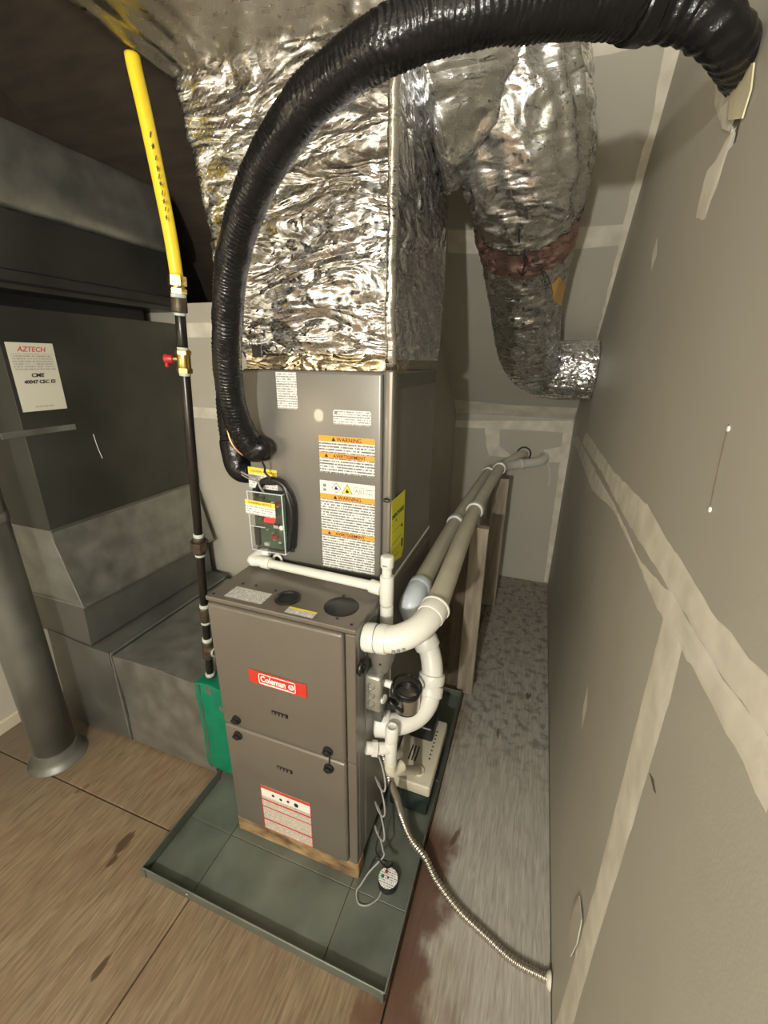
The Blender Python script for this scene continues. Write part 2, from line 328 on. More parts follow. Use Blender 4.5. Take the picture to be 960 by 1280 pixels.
def plywood():
    m = bpy.data.materials.new('plywood'); m.use_nodes = True; nt = m.node_tree; L = nt.links; p = nt.nodes['Principled BSDF']
    g = N(nt, 'ShaderNodeNewGeometry'); s = N(nt, 'ShaderNodeSeparateXYZ'); L.new(g.outputs['Position'], s.inputs[0])
    def noi(scale, sc=(1, 1, 1), det=5, dist=0):
        mp = N(nt, 'ShaderNodeMapping'); mp.inputs['Scale'].default_value = sc; L.new(g.outputs['Position'], mp.inputs[0])
        n = N(nt, 'ShaderNodeTexNoise'); n.inputs['Scale'].default_value = scale; n.inputs['Detail'].default_value = det; n.inputs['Distortion'].default_value = dist
        L.new(mp.outputs[0], n.inputs['Vector']); return n
    def ramp(src, a, b, ca, cb):
        r = N(nt, 'ShaderNodeValToRGB'); r.color_ramp.elements[0].position = a; r.color_ramp.elements[1].position = b
        r.color_ramp.elements[0].color = (*ca, 1) if len(ca) == 3 else ca; r.color_ramp.elements[1].color = (*cb, 1); L.new(src, r.inputs[0]); return r
    def mix(f, a, b):
        x = N(nt, 'ShaderNodeMix', data_type='RGBA')
        if hasattr(f, 'links'): L.new(f, x.inputs[0])
        else: x.inputs[0].default_value = f
        L.new(a, x.inputs[6])
        if isinstance(b, tuple): x.inputs[7].default_value = (*b, 1)
        else: L.new(b, x.inputs[7])
        return x.outputs[2]
    def mrange(src, a, b, c=0, d=1):
        x = N(nt, 'ShaderNodeMapRange'); x.interpolation_type = 'SMOOTHSTEP'; L.new(src, x.inputs[0])
        for i, v in enumerate((a, b, c, d)): x.inputs[i + 1].default_value = v
        return x.outputs[0]
    def mul(a, b):
        x = N(nt, 'ShaderNodeMath', operation='MULTIPLY'); L.new(a, x.inputs[0])
        if hasattr(b, 'links'): L.new(b, x.inputs[1])
        else: x.inputs[1].default_value = b
        return x.outputs[0]
    def add(a, b):
        x = N(nt, 'ShaderNodeMath', operation='ADD'); L.new(a, x.inputs[0])
        if hasattr(b, 'links'): L.new(b, x.inputs[1])
        else: x.inputs[1].default_value = b
        return x.outputs[0]
    grain = noi(22, (7, .5, 1), 7, .9); coarse = noi(5, (2.2, .5, 1), 4, 1.2); blot = noi(3.2, (1, 1, 1), 4)
    wood = ramp(grain.outputs['Fac'], .26, .72, (.10, .068, .037), (.255, .187, .112))
    c = mix(mul(mrange(coarse.outputs['Fac'], .45, .62), .4), wood.outputs[0], (.15, .09, .048))
    grey = ramp(grain.outputs['Fac'], .32, .7, (.25, .23, .195), (.40, .375, .325))
    # weathered grey sheet between the pan and the right wall
    xm = mrange(add(s.outputs[0], mul(add(blot.outputs['Fac'], -.5), .25)), .56, .67)
    ym = mrange(add(s.outputs[1], mul(add(blot.outputs['Fac'], -.5), .5)), -.42, -.02)
    c = mix(mul(xm, ym), c, grey.outputs[0])
    # darker speckle far down the passage
    sp = noi(26, (1, 1, 1), 6, .3)
    c = mix(mul(mul(mrange(sp.outputs['Fac'], .46, .68), mrange(s.outputs[1], .35, .8)), mul(mrange(s.outputs[0], .55, .6), .6)), c, (.07, .065, .055))
    # red brown water stain along the pan's right side
    ds = add(s.outputs[0], mul(add(noi(9, (1, 1, 1), 4).outputs['Fac'], -.5), .22))
    st = mul(mul(mrange(ds, .54, .60), mrange(ds, .72, .665)), mul(mrange(s.outputs[1], .30, .18), mrange(s.outputs[1], -.42, -.22)))
    c = mix(mul(st, .88), c, (.075, .028, .014))
    st2 = mul(mul(mrange(ds, .45, .6), mrange(ds, 1.02, .85)), mrange(s.outputs[1], -.10, -.27))
    c = mix(mul(st2, mul(mrange(noi(13, (1.5, .7, 1), 5).outputs['Fac'], .45, .6), .8)), c, (.10, .05, .026))
    # dark knots and footmarks
    kn = noi(7, (2.6, .9, 1), 3, .2)
    c = mix(mul(mrange(kn.outputs['Fac'], .70, .74), .8), c, (.06, .03, .015))
    for (sx, sy, ra, rb) in ((-.330, -.170, .018, .040), (-.318, -.225, .010, .020), (-.12, -.42, .012, .03), (.06, -.52, .01, .03)):
        vx = N(nt, 'ShaderNodeMath', operation='SUBTRACT'); L.new(s.outputs[0], vx.inputs[0]); vx.inputs[1].default_value = sx
        vy = N(nt, 'ShaderNodeMath', operation='SUBTRACT'); L.new(s.outputs[1], vy.inputs[0]); vy.inputs[1].default_value = sy
        ax_ = mul(vx.outputs[0], 1 / ra); ay_ = mul(vy.outputs[0], 1 / rb)
        rr = add(add(mul(ax_, ax_), mul(ay_, ay_)), mul(add(grain.outputs['Fac'], -.5), 2.2))
        c = mix(mul(mrange(rr, 1.1, .6), .85), c, (.045, .02, .008))
    # floor turns darker towards the round duct's foot
    gr = mul(mrange(s.outputs[0], -.62, -.95), mrange(s.outputs[1], -.42, -.05))
    c = mix(mul(gr, .55), c, (.10, .085, .068))
    L.new(c, p.inputs['Base Color']); p.inputs['Roughness'].default_value = .62
    b = N(nt, 'ShaderNodeBump'); b.inputs['Strength'].default_value = .3; b.inputs['Distance'].default_value = .003
    L.new(grain.outputs['Fac'], b.inputs['Height']); L.new(b.outputs[0], p.inputs['Normal'])
    return m
M['plywood'] = plywood()

# ------------------------------------------------------------------ the room
floor = struct('floor', B(((-1.3, -2.7, -.12), (1.1, 2.3, -.022))), M['wood_and_shade'])
g_ = .0022
for (x0, x1, y0, y1) in ((-1.2, -.015, -2.6, -.09), (-1.2, -.015, -.09, 2.2), (-.015, .607, -2.6, .22), (-.015, .607, .22, 2.2), (.607, .997, -2.6, -.6), (.607, .997, -.6, 2.2)):
    obj('plywood_sheet', B(((x0 + g_, y0 + g_, -.0218), (x1 - g_, y1 - g_, 0)), bev=.0015, seg=1), M['plywood'], floor)
# right wall, with a ragged opening for the line set
hy0, hy1, hz0, hz1 = .112, .150, 1.818, 1.862
wall_right = struct('wall_right', B(((XW, -2.7, -.1), (XW + .012, hy0, 2.8)), ((XW, hy1, -.1), (XW + .012, 2.3, 2.8)), ((XW, hy0, -.1), (XW + .012, hy1, hz0)), ((XW, hy0, hz1), (XW + .012, hy1, 2.8)), ((XW + .09, -2.7, -.1), (XW + .1, 2.3, 2.8))), M['drywall_right'])
wall_back = struct('wall_back', B(((.22, YB, -.1), (1.1, YB + .1, 1.2))), M['drywall'])
struct('wall_alcove', B(((.16, .9, -.1), (.24, 2.25, 2.2))), M['drywall'])
struct('wall_back_left', B(((-1.3, .875, -.1), (.20, .93, 1.74))), M['drywall'])
struct('wall_left', B(((-1.3, -2.7, -.1), (-1.2, 2.3, 1.7))), M['drywall'])
struct('wall_left_upper', B(((-1.3, -2.7, 1.7), (-1.2, 2.3, 2.8))), M['wood_and_shade'])  # split off so the shade up here sits in its colour
struct('wall_front', B(((-1.3, -2.7, -.1), (-.9, -2.6, 2.8)), ((-.15, -2.7, -.1), (1.1, -2.6, 2.8)), ((-.9, -2.7, 2.03), (-.15, -2.6, 2.8)), ((-.95, -2.95, -.1), (-.1, -2.9, 2.1))), M['drywall'])  # unseen wall; its doorway is added for dark contrast in the reflections
def slope_box(x0, x1, y0, y1, t, mt, name):
    n = Vector((0, SLOPE, 1)).normalized() * t; bm = bmesh.new(); P = []
    for y in (y0, y1):
        for x in (x0, x1):
            p = Vector((x, y, slope_z(y))); P.append((bm.verts.new(p), bm.verts.new(p + n)))
    a, b, c, d = P
    for q in ((a[0], b[0], d[0], c[0]), (a[1], c[1], d[1], b[1]), (a[0], a[1], b[1], b[0]), (c[0], d[0], d[1], c[1]), (a[0], c[0], c[1], a[1]), (b[0], b[1], d[1], d[0])): bm.faces.new(q)
    return struct(name, bm, mt)
ceil = slope_box(.18, 1.1, .13, YB + .06, .05, M['drywall'], 'ceiling_slope')
slope_box(-1.3, .18, .13, YB + .06, .05, M['wood_and_shade'], 'ceiling_slope_dark')  # shade around the trunk is put into the board colour
struct('ceiling', B(((-1.3, -2.7, 2.77), (1.1, .16, 2.85))), M['drywall'])
struct('baseboard_left', B(((-1.2, -2.6, 0), (-1.184, .12, .055)), bev=.003), M['base_trim'])

# joint compound on the drywall seams
mud(wall_right, [(688, 1300), (700, 1262), (724, 1180), (752, 1080), (782, 960), (802, 880), (830, 770)], [(706, 1310), (718, 1275), (742, 1190), (776, 1080), (812, 960), (836, 880), (858, 790)], 'right', .004, 1)
mud(wall_right, [(733, 540), (768, 590), (810, 632), (838, 680), (891, 765), (958, 846), (1040, 940)], [(727, 553), (752, 590), (772, 630), (800, 678), (842, 745), (905, 850), (990, 960)], 'right', .006, 2)
mud(wall_right, [(722, 545), (745, 590), (768, 630), (800, 700), (842, 745), (905, 850), (985, 955)], [(716, 548), (740, 612), (768, 640), (793, 692), (818, 755), (880, 862), (958, 1012)], 'right', .008, 3)
mud(wall_right, [(884, 215), (894, 200), (905, 180)], [(870, 274), (882, 275), (921, 160)], 'right', .012, 4)
mud(wall_right, [(895, 100), (893, 130), (902, 160)], [(925, 92), (925, 135), (912, 165)], 'right', .003, 5)
for (u, v, du, dv) in ((818, 318, 5, 20), (731, 885, 4, 26), (723, 1160, 7, 38), (933, 30, 5, 22)):
    mud(wall_right, [(u + k * 1.2 - .3 - du * .5 * math.cos(k * math.pi / 6) ** 2, v - dv * k / 3) for k in range(-3, 4)], [(u + k * 1.2 + .3 + du * .6 * math.cos(k * math.pi / 6) ** 2, v - dv * k / 3) for k in range(-3, 4)], 'right', .0016, u, t=.0005)
obj('torn_paper', poly([bp(*q, 'x', XW - .0025) for q in ((921, 84), (944, 78), (940, 112), (929, 148), (912, 150), (914, 118))], .002, (-1, 0, 0)), M['cream'], wall_right)
mud(ceil, [(833, 40), (814, 152), (787, 244), (768, 330), (742, 436)], [(866, 10), (824, 176), (793, 279), (777, 350), (751, 432)], 'slope', .008, 11)
mud(ceil, [(560, 287), (640, 289), (785, 280)], [(560, 316), (640, 319), (778, 306)], 'slope', .006, 12)
mud(ceil, [(700, -60), (780, -60), (860, -60)], [(700, 76), (762, 68), (836, 50)], 'slope', .01, 13)
mud(ceil, [(556, 498), (636, 506), (722, 510)], [(553, 520), (636, 524), (716, 524)], 'slope', .003, 14)
mud(wall_back, [(551, 525), (640, 526), (715, 526)], [(552, 533), (640, 537), (714, 541)], 'back', .004, 15)
mud(wall_back, [(704, 540), (697, 600), (686, 680), (680, 727)], [(717, 527), (709, 590), (695, 670), (684, 727)], 'back', .006, 16)
mud(wall_back, [(537, 690), (546, 600), (551, 530)], [(548, 690), (556, 600), (560, 530)], 'back', .003, 17)
mud(wall_back, [(606, 535), (608, 560), (612, 570)], [(624, 535), (625, 558), (642, 572)], 'back', .006, 18)
mud(wall_back, [(680, 562), (704, 558)], [(682, 578), (702, 578)], 'back', .006, 19)
for (u, v) in ((888, 637), (690, 376), (911, 536)):
    p_ = bp(u, v, 'x', XW); obj('nail_head', lathe(p_, (-1, 0, 0), [(0, .0035), (.0015, .0034), (.002, .002)], 12), M['white'], wall_right)
obj('paper_flap', poly([bp(*q, 'x', XW - .004) for q in ((725, 1120), (728, 1150), (722, 1180), (714, 1196), (713, 1160), (718, 1135))], .002, (-1, 0, 0)), M['drywall'], wall_right)
obj('nail_scratch', tube([bp(*q, 'x', XW - .0004) for q in ((911, 530), (900, 575), (888, 632))], .0006, 6, .02), M['wood_dark'], wall_right)
obj('dark_scuff', poly([bp(*q, 'x', XW - .0004) for q in ((812, 966), (817, 974), (820, 992), (817, 988))], .0003, (-1, 0, 0)), M['wood_dark'], wall_right)
# tape line on the left alcove wall
lb = [o for o in COL.objects if o.name == 'wall_back_left'][0]
obj('joint_compound', B(((-1.2, .8735, 1.60), (.2, .8752, 1.66))), M['mud'], lb)
obj('joint_compound', B(((-1.2, .8735, 1.24), (.2, .8752, 1.29))), M['mud'], lb)

# ------------------------------------------------------------------ drain pan
pan = thing('drain_pan', 'grey-green sheet metal drain pan lying under the furnace', 'drain pan', (.2, .3, 0))
px0, px1, py0, py1 = -.19, .602, -.221, .86
xs = [px0 + .004, -.0145, .4225, px1 - .004]; ys = [py0 + .004, -.031, .40, py1 - .004]
for i in range(3):
    for j in range(3):
        obj('pan_panel', B(((xs[i] + .0009, ys[j] + .0009, .001), (xs[i + 1] - .0009, ys[j + 1] - .0009, .006)), bev=.0008, seg=1), M['pan'], pan)
for a, b in (((px0, py0, .001), (px1, py0 + .0025, .040)), ((px0, .13 * 0 + py0, .001), (px0 + .0025, .125, .040)), ((px1 - .0025, py0, .001), (px1, py1, .040)), ((0, py1 - .0025, .001), (px1, py1, .040))):
    obj('pan_rim', B((a, b), bev=.0008, seg=1), M['pan'], pan)
hem = bmesh.new(); 
for a, b in (((px0, py0), (px1, py0)), ((px0, py0), (px0, .125)), ((px1, py0), (px1, py1))): cyl((*a, .040), (*b, .040), .0028, 8, hem)
obj('pan_hem', hem, M['pan'], pan, smooth=True)
for c in ((px0, py0), (px1, py0)): obj('pan_corner', B(((c[0] - .003, c[1] - .004, .001), (c[0] + .012 * (1 if c[0] < 0 else -1), c[1] - .0005, .041)), bev=.0005, seg=1), M['pan'], pan)
obj('bolt', lathe((-.014, py0 - .002, .03), (0, -1, 0), [(0, .005), (.003, .0045), (.004, .002)], 10), M['galv'], pan, smooth=True)

# ------------------------------------------------------------------ wooden blocks
b = B(((-.002, -.004, .0065), (.439, .036, SZ - .001)), bev=.003)
for v in b.verts: v.co.y += .002 * noise.noise(v.co * 20)
tag(obj('lumber_block', b, M['lumber']), 'stained pine two-by-four under the front edge of the furnace', 'board', 'lumber blocks under the furnace')
b = B(((0, .66, .0065), (.437, .70, SZ - .001)), bev=.003)
tag(obj('lumber_block', b, M['lumber']), 'pine two-by-four under the rear of the furnace', 'board', 'lumber blocks under the furnace')

# ------------------------------------------------------------------ furnace
fz, ft = SZ, .911
fur = thing('gas_furnace', 'taupe steel gas furnace cabinet with a red badge standing on lumber blocks', 'furnace', (.2185, .37, SZ))
obj('cabinet', B(((0, .012, fz), (W, .735, ft)), bev=.003), M['side_grey'], fur)
obj('top_panel', B(((-.003, -.004, ft - .012), (W + .001, .235, ft + .0015)), bev=.003), M['metal_brown'], fur)
def door(z0, z1, name):
    bm = bmesh.new(); box(bm, (.004, -.012, z0), (W - .03, .02, z1), .010, 4)
    return obj(name, bm, M['metal_brown'], fur, auto=50)
ud = door(.482 + .002, ft - .014, 'upper_door'); ld = door(fz + .001, .482 - .002, 'lower_door')
for z0, z1 in ((.484, ft - .014), (fz + .001, .480)):
    obj('side_flange', B(((W - .0275, -.004, z0), (W - .001, .018, z1)), bev=.003), M['metal_brown'], fur)
obj('side_seam', B(((W + .0002, .055, fz + .01), (W + .0022, .70, ft - .02)), bev=.0008), M['side_grey'], fur)
# badge: tilted slightly like the door's perspective, lettering in white
F = frame((.121, -.0125, .675), (1, 0, 0), (0, 0, 1))
bad = obj('badge', B(((0, 0, 0), (.180, .043, .003)), bev=.001, seg=1), M['badge'], fur, mw=F)
def outline(F, x0, y0, x1, y1, r, tk, z, m, parent, name='badge_border', sk=.0):
    pts = []
    for cx, cy, a0 in ((x1 - r, y1 - r, 0), (x0 + r, y1 - r, 90), (x0 + r, y0 + r, 180), (x1 - r, y0 + r, 270)):
        for k in range(6):
            a = math.radians(a0 + k * 18); pts.append((cx + r * math.cos(a), cy + r * math.sin(a), math.cos(a), math.sin(a)))
    bm = bmesh.new(); n = len(pts)
    o_ = [bm.verts.new((x + sk * y, y, z)) for x, y, _, _ in pts]; i_ = [bm.verts.new((x - tk * c + sk * (y - tk * s), y - tk * s, z)) for x, y, c, s in pts]
    for k in range(n): bm.faces.new((o_[k], o_[(k + 1) % n], i_[(k + 1) % n], i_[k]))
    r_ = bmesh.ops.extrude_face_region(bm, geom=bm.faces[:]); 
    for v in [g for g in r_['geom'] if isinstance(g, bmesh.types.BMVert)]: v.co.z += .0004
    return obj(name, bm, m, parent, mw=F)
outline(F, .033, .0045, .1475, .0385, .006, .0022, .003, M['white'], bad)
text('badge_lettering', 'Coleman', .0272, F, .0385, .0135, .0032, M['white'], bad, bold=.0006, xs=.80)
lm = lathe((0, 0, 0), (0, 0, 1), [(0, .0095), (.0005, .0095)], 24)
obj('badge_emblem', lm, M['white'], bad, mw=F @ Matrix.Translation((.1345, .0215, .0032)) @ Matrix.Scale(.92, 4))
bm = bmesh.new(); box(bm, (-.0048, -.0055, 0), (-.002, .0045, .0004)); box(bm, (.0018, -.0055, 0), (.0046, .003, .0004)); box(bm, (-.003, .0022, 0), (.0035, .005, .0004)); 
obj('emblem_mark', bm, M['badge'], bad, mw=F @ Matrix.Translation((.1345, .0215, .0038)) @ Matrix.Scale(.92, 4))
bm = B(((.040, .0072, .0032), (.128, .0088, .0036))); obj('badge_underline', bm, M['white'], bad, mw=F)
for dr, zc in ((ud, .587), (ld, .379)):
    sl = obj('handle_slot', B(((.183, -.0135, zc - .007), (.236, -.0115, zc + .007)), bev=.0008, seg=1), M['black'], dr)
    lip = bmesh.new()
    for k in range(4): box(lip, (.188 + k * .0115, -.0155, zc - .005 - .001 * k), (.194 + k * .0115, -.013, zc + .003), .0006, 1)
    obj('slot_lip', lip, M['metal_brown'], dr)
def knob(x, z, dr):
    bm = lathe((x, -.0118, z), (0, -1, 0), [(0, .015), (.004, .015), (.005, .012), (.006, .008), (.013, .008), (.014, .0065)], 20)
    box(bm, (x - .0125, -.026, z - .0035), (x + .0125, -.0165, z + .0035), .002, 2)
    return obj('latch_knob', bm, M['black'], dr, auto=40)
knob(.057, .513, ud); knob(.055, .452, ld); knob(.356, .512, ud); knob(.357, .450, ld)
obj('latch_link', B(((.357, -.0145, .455), (.361, -.0125, .508)), bev=.001), M['black'], ud)
# safety label on the lower door
M['print_door'] = print_mat('print_door', (.68, .60, .50), (.25, .22, .2), .0052, 520, .42)
F = frame((.114, -.0125, .084), (1, 0, 0), (0, 0, 1)); LW, LH = .176, .192
lab = plate('warning_label', F, LW, LH, M['print_door'], fur); lab['label'] = 'pinkish warning label with red bars'
bm = bmesh.new()
for y, h in ((LH - .011, .011), (LH - .062, .006), (LH - .092, .0035), (LH - .150, .006), (0, .0025), (.006, .0)):
    if h: box(bm, (0, y, .0006), (LW, y + h, .0009))
box(bm, (0, 0, .0006), (.0022, LH, .0009)); box(bm, (LW - .0022, 0, .0006), (LW, LH, .0009)); obj('label_bar', bm, M['redink'], lab, mw=F)
obj('label_header', B(((.003, LH - .044, .0006), (LW - .003, LH - .0115, .0008))), M['paper'], lab, mw=F)
for k, x in enumerate((.045, .072, .098, .126)):
    ic = bmesh.new()
    if k == 3: poly_ = [(x - .007, LH - .034), (x - .003, LH - .038), (x + .003, LH - .038), (x + .007, LH - .034), (x + .007, LH - .026), (x + .003, LH - .022), (x - .003, LH - .022), (x - .007, LH - .026)]; ic.free(); ic = poly([(a_, b_, .0008) for a_, b_ in poly_], .0004, (0, 0, 1))
    else: lathe((x, LH - .028 - .004 * (k % 2), .0008), (0, 0, 1), [(0, .0052), (.0004, .0052)], 9 - k, ic)
    obj('label_symbol', ic, M['ink'], lab, mw=F)
# top: vent cover plugs, labels, screws
obj('vent_plug', lathe((.212, .062, ft + .0012), (0, 0, 1), [(0, .0345), (.004, .0345), (.006, .032), (.004, .029), (.001, .027), (.0004, .0), ], 36), M['black'], fur, auto=40)
obj('vent_cap', lathe((.362, .078, ft + .0012), (0, 0, 1), [(0, .0455), (.0018, .0455), (.0026, .044), (.0028, 0)], 40), M['black'], fur, auto=40)
for x, y in ((.345, .128), (.375, .026), (.012, .012), (.418, .016), (.052, .085), (.16, .085), (.092, .09)):
    obj('screw', lathe((x, y, ft + .0012), (0, 0, 1), [(0, .004), (.002, .0036), (.003, .001)], 8), M['black'], fur)
M['print_fine'] = print_mat('print_fine', (.72, .70, .64), (.22, .22, .22), .0045, 500, .44)
def toplabel(cs, name, w_, h_, m, yel=False):
    a, b_, d_ = cs; F = frame(a, b_ - a, d_ - a); o = plate(name, F, w_, h_, m, fur)
    if yel: plate('label_bar', F, w_, h_ * .25, M['labelyellow'], o, y=h_ * .75, z=.0006, t=.0003)
    return o
a = Vector((.046, .012, ft + .0016)); toplabel((a, a + Vector((1, 0, 0)), a + Vector((0, 1, 0))), 'rating_label', .116, .054, M['print_fine'])
a = Vector((.238, .004, ft + .0016)); toplabel((a, a + Vector((1, 0, 0)), a + Vector((0, 1, 0))), 'notice_label', .080, .027, M['print_fine'], True)

# ------------------------------------------------------------------ coil cabinet on the furnace
y1, y2, zc = .238, .692, 1.487
coil = thing('evaporator_coil_cabinet', 'tall grey steel coil cabinet with orange-barred warning labels, standing on the furnace', 'cabinet', (.2185, .46, ft + .002))
z0c = ft + .004
obj('cabinet', B(((0, y1 + .004, z0c), (W, y2, zc)), bev=.004), M['side_grey'], coil)
obj('front_panel', B(((.004, y1 - .012, z0c + .012), (W - .024, y1 + .0035, zc - .002)), bev=.008, seg=4), M['metal_grey'], coil, auto=45)
tr_ = obj('corner_trim', B(((W - .021, y1 - .008, z0c + .002), (W + .0035, y1 + .03, zc + .004)), bev=.006, seg=3), M['metal_grey'], coil, auto=45)
obj('trim_strip', B(((W - .006, y1 - .0105, z0c + .10), (W + .001, y1 - .0082, zc)), bev=.0008), M['flex'], coil)
obj('base_seam', B(((W + .0002, y1 + .02, z0c - .001), (W + .004, y2, z0c + .006)), bev=.0008), M['paper'], coil)['label'] = 'pale gasket line along the cabinet foot'
obj('side_rib', B(((W, y1 + .034, zc - .040), (W + .002, y2 - .01, zc - .004)), bev=.0008), M['galv_dark'], coil)
obj('top_flange', B(((.02, y1 - .004, zc), (W - .02, y1 + .2, zc + .04)), bev=.001), M['strip_warm_glow'], coil)['label'] = 'bright metal flange with a warm glow put into its colour'
for x, z in ((W - .010, 1.512), (W - .010, 1.168)):
    bm = lathe((x, y1 - .009, z), (0, -1, 0), [(0, .004), (.009, .004)], 10); cyl((x - .004, y1 - .02, z), (x + .012, y1 - .018, z - .002), .005, 12, bm); obj('thumb_screw', bm, M['black'], coil, auto=40)
YF = y1 - .0123
M['print_warn'] = print_mat('print_warn', (.76, .74, .70), (.16, .16, .16), .0078, 330, .42)
M['print_small'] = print_mat('print_small', (.76, .74, .70), (.25, .25, .25), .0062, 520, .46)
def FL(x, z): return frame((x, YF, z), (1, 0, 0), (0, 0, 1))
F = FL(.114, 1.387); l1 = plate('data_label', F, .062, .094, M['print_small'], coil)
bm = B(((.038, .028, .0006), (.0385, .085, .0008)), ((.003, .026, .0006), (.059, .0266, .0008)), ((.003, .062, .0006), (.030, .0628, .0008))); obj('label_rule', bm, M['ink'], l1, mw=F)
F = FL(.279, 1.355); l2 = plate('rating_label', F, .106, .037, M['print_small'], coil, r=.003)
bm = B(((.003, .021, .0006), (.103, .0216, .0008)), ((.003, .003, .0006), (.0036, .021, .0008))); obj('label_rule', bm, M['ink'], l2, mw=F)
obj('label_emblem', lathe((.008, .030, .0006), (0, 0, 1), [(0, .0042), (.0004, .0042)], 14), M['print_grey'], l2, mw=F)
def warn(F, w_, h_, bars, name):
    o = plate(name, F, w_, h_, M['print_warn'], coil)
    for y, hh, s in bars:
        plate('orange_bar', F, w_, hh, M['orange'], o, y=y, z=.0006, t=.0003)
        text('label_lettering', s, hh * .95, F, w_ / 2 + .008, y + hh * .14, .001, M['ink'], o, align='CENTER', bold=.0002)
        wd = len(s) * hh * .335
        obj('warning_triangle', poly([(w_ / 2 - wd - .006, y + .002, .001), (w_ / 2 - wd + .006, y + .002, .001), (w_ / 2 - wd, y + hh - .002, .001)], .0003, (0, 0, 1)), M['ink'], o, mw=F)
    return o
F = FL(.235, 1.223); l3 = warn(F, .160, .101, ((.0855, .0155, 'WARNING'), (.042, .0135, 'AVERTISSEMENT')), 'warning_label')
F = FL(.233, .935); l4 = warn(F, .163, .266, ((.2135, .015, 'WARNING'), (.106, .013, 'AVERTISSEMENT')), 'warning_label')
plate('label_header', F, .163, .0375, M['paper'], l4, y=.2285, z=.0006, t=.0002)
def diamond(x, y, r, k, m, nm, z): return obj(nm, poly([(x + r * math.cos(math.pi * 2 * i / k + math.pi / 2), y + r * math.sin(math.pi * 2 * i / k + math.pi / 2), z) for i in range(k)], .0002, (0, 0, 1)), m, l4, mw=F)
diamond(.050, .2475, .0145, 4, M['ink'], 'hazard_diamond', .0009); diamond(.050, .2475, .0128, 4, M['paper'], 'hazard_diamond_field', .0012)
diamond(.083, .244, .0185, 3, M['ink'], 'hazard_triangle', .0009); diamond(.083, .244, .0162, 3, M['labelyellow'], 'hazard_triangle_field', .0012)
for x, y in ((.050, .247), (.083, .2415)):
    obj('flame_symbol', poly([(x - .004, y - .004, .0015), (x + .004, y - .004, .0015), (x + .005, y, .0015), (x + .0015, y + .003, .0015), (x + .001, y + .008, .0015), (x - .003, y + .003, .0015), (x - .0048, y, .0015)], .0002, (0, 0, 1)), M['ink'], l4, mw=F)
text('label_lettering', 'A2L', .013, F, .106, .241, .0009, M['print_grey'], l4)
outline(F, .103, .236, .131, .256, .002, .0008, .0009, M['print_grey'], l4, 'symbol_frame')
for a_, b_ in (((.010, .248, .0009), (.019, .256, .0011)), ((.010, .236, .0009), (.019, .243, .0011)), ((.138, .250, .0009), (.156, .252, .0011)), ((.146, .238, .0009), (.150, .242, .0011)), ((.140, .237, .0009), (.1415, .243, .0011)), ((.154, .237, .0009), (.1555, .243, .0011))):
    obj('small_symbol', B((a_, b_)), M['print_grey'], l4, mw=F)
# yellow tag on the right side
F = frame((W + .0045, .232, .957), (0, 1, 0), (0, 0, 1))
yt = obj('energy_tag', poly([(0, .018, 0), (.1, 0, 0), (.118, .02, 0), (.118, .205, 0), (.0, .205, 0)], .0006, (0, 0, 1)), M['tagyellow'], coil, mw=F); yt['label'] = 'bright yellow tag stuck to the side'
text('tag_lettering', 'ENERGYGUIDE', .0165, F, .004, .150, .0008, M['ink'], yt, xs=.95, bold=.0003)
bm = B(((.010, .11, .0006), (.078, .1108, .0009)), ((.01, .074, .0006), (.10, .0752, .0009)), ((.01, .050, .0006), (.09, .0508, .0009)), ((.01, .028, .0006), (.07, .029, .0009)), ((.086, .100, .0006), (.102, .108, .0009)), ((.094, .033, .0006), (.108, .06, .0009)), ((.036, .135, .0006), (.044, .141, .0009)))
obj('tag_print', bm, M['ink'], yt, mw=F)
# refrigerant sensor board in its clear cover
bx0, bx1, bz0, bz1 = .012, .128, .968, 1.152; YB0 = YF
brd = obj('sensor_board', B(((bx0 + .004, YB0 - .012, bz0 + .004), (bx1 - .004, YB0 - .010, bz1 - .004))), M['pcb'], coil)
obj('board_back_box', B(((bx0 - .001, YB0 - .009, bz0 - .002), (bx1 + .012, YB0 - .0003, bz1 + .002)), bev=.004), M['black'], coil)
cv = obj('clear_cover', B(((bx0, YB0 - .034, bz0), (bx1, YB0 - .032, bz1))), M['clear'], coil)
fr = bmesh.new()
for a, b in (((bx0, bz0), (bx1, bz0)), ((bx1, bz0), (bx1, bz1)), ((bx0, bz1), (bx1, bz1)), ((bx0, bz0), (bx0, bz1)), ((bx0, 1.045), (bx1 * .5, 1.045))): cyl((a[0], YB0 - .033, a[1]), (b[0], YB0 - .033, b[1]), .0016, 8, fr)
for a in ((bx0, bz0), (bx1, bz0), (bx0, bz1), (bx1, bz1)): cyl((a[0], YB0 - .033, a[1]), (a[0], YB0 - .01, a[1]), .0016, 8, fr)
obj('cover_edge', fr, M['pvc_blue'], cv, smooth=True)
rnd = random.Random(3)
for nm, m_, cnt, sz in (('board_chip', 'black', 7, .011), ('board_connector', 'paper', 6, .009), ('board_capacitor', 'box_metal', 6, .006), ('board_relay', 'red', 2, .011)):
    for k in range(cnt):
        x = rnd.uniform(bx0 + .02, bx1 - .02); z = rnd.uniform(bz0 + .012, bz1 - .02); h = rnd.uniform(.4, 1) * sz
        if nm == 'board_capacitor': bm = lathe((x, YB0 - .012, z), (0, -1, 0), [(0, h * .7), (.008, h * .7), (.009, h * .5)], 12)
        else: bm = B(((x - h, YB0 - .012 - h, z - h * .6), (x + h, YB0 - .012, z + h * .6)), bev=.0008, seg=1)
        obj(nm, bm, M[m_], brd)
obj('indicator_led', B(((.055, YB0 - .024, 1.058), (.088, YB0 - .0125, 1.072)), bev=.002), M['led'], brd)['label'] = 'glowing red indicator'
obj('board_bracket', B(((.016, YB0 - .022, bz0 + .01), (.032, YB0 - .010, 1.04)), bev=.001), M['black'], brd)
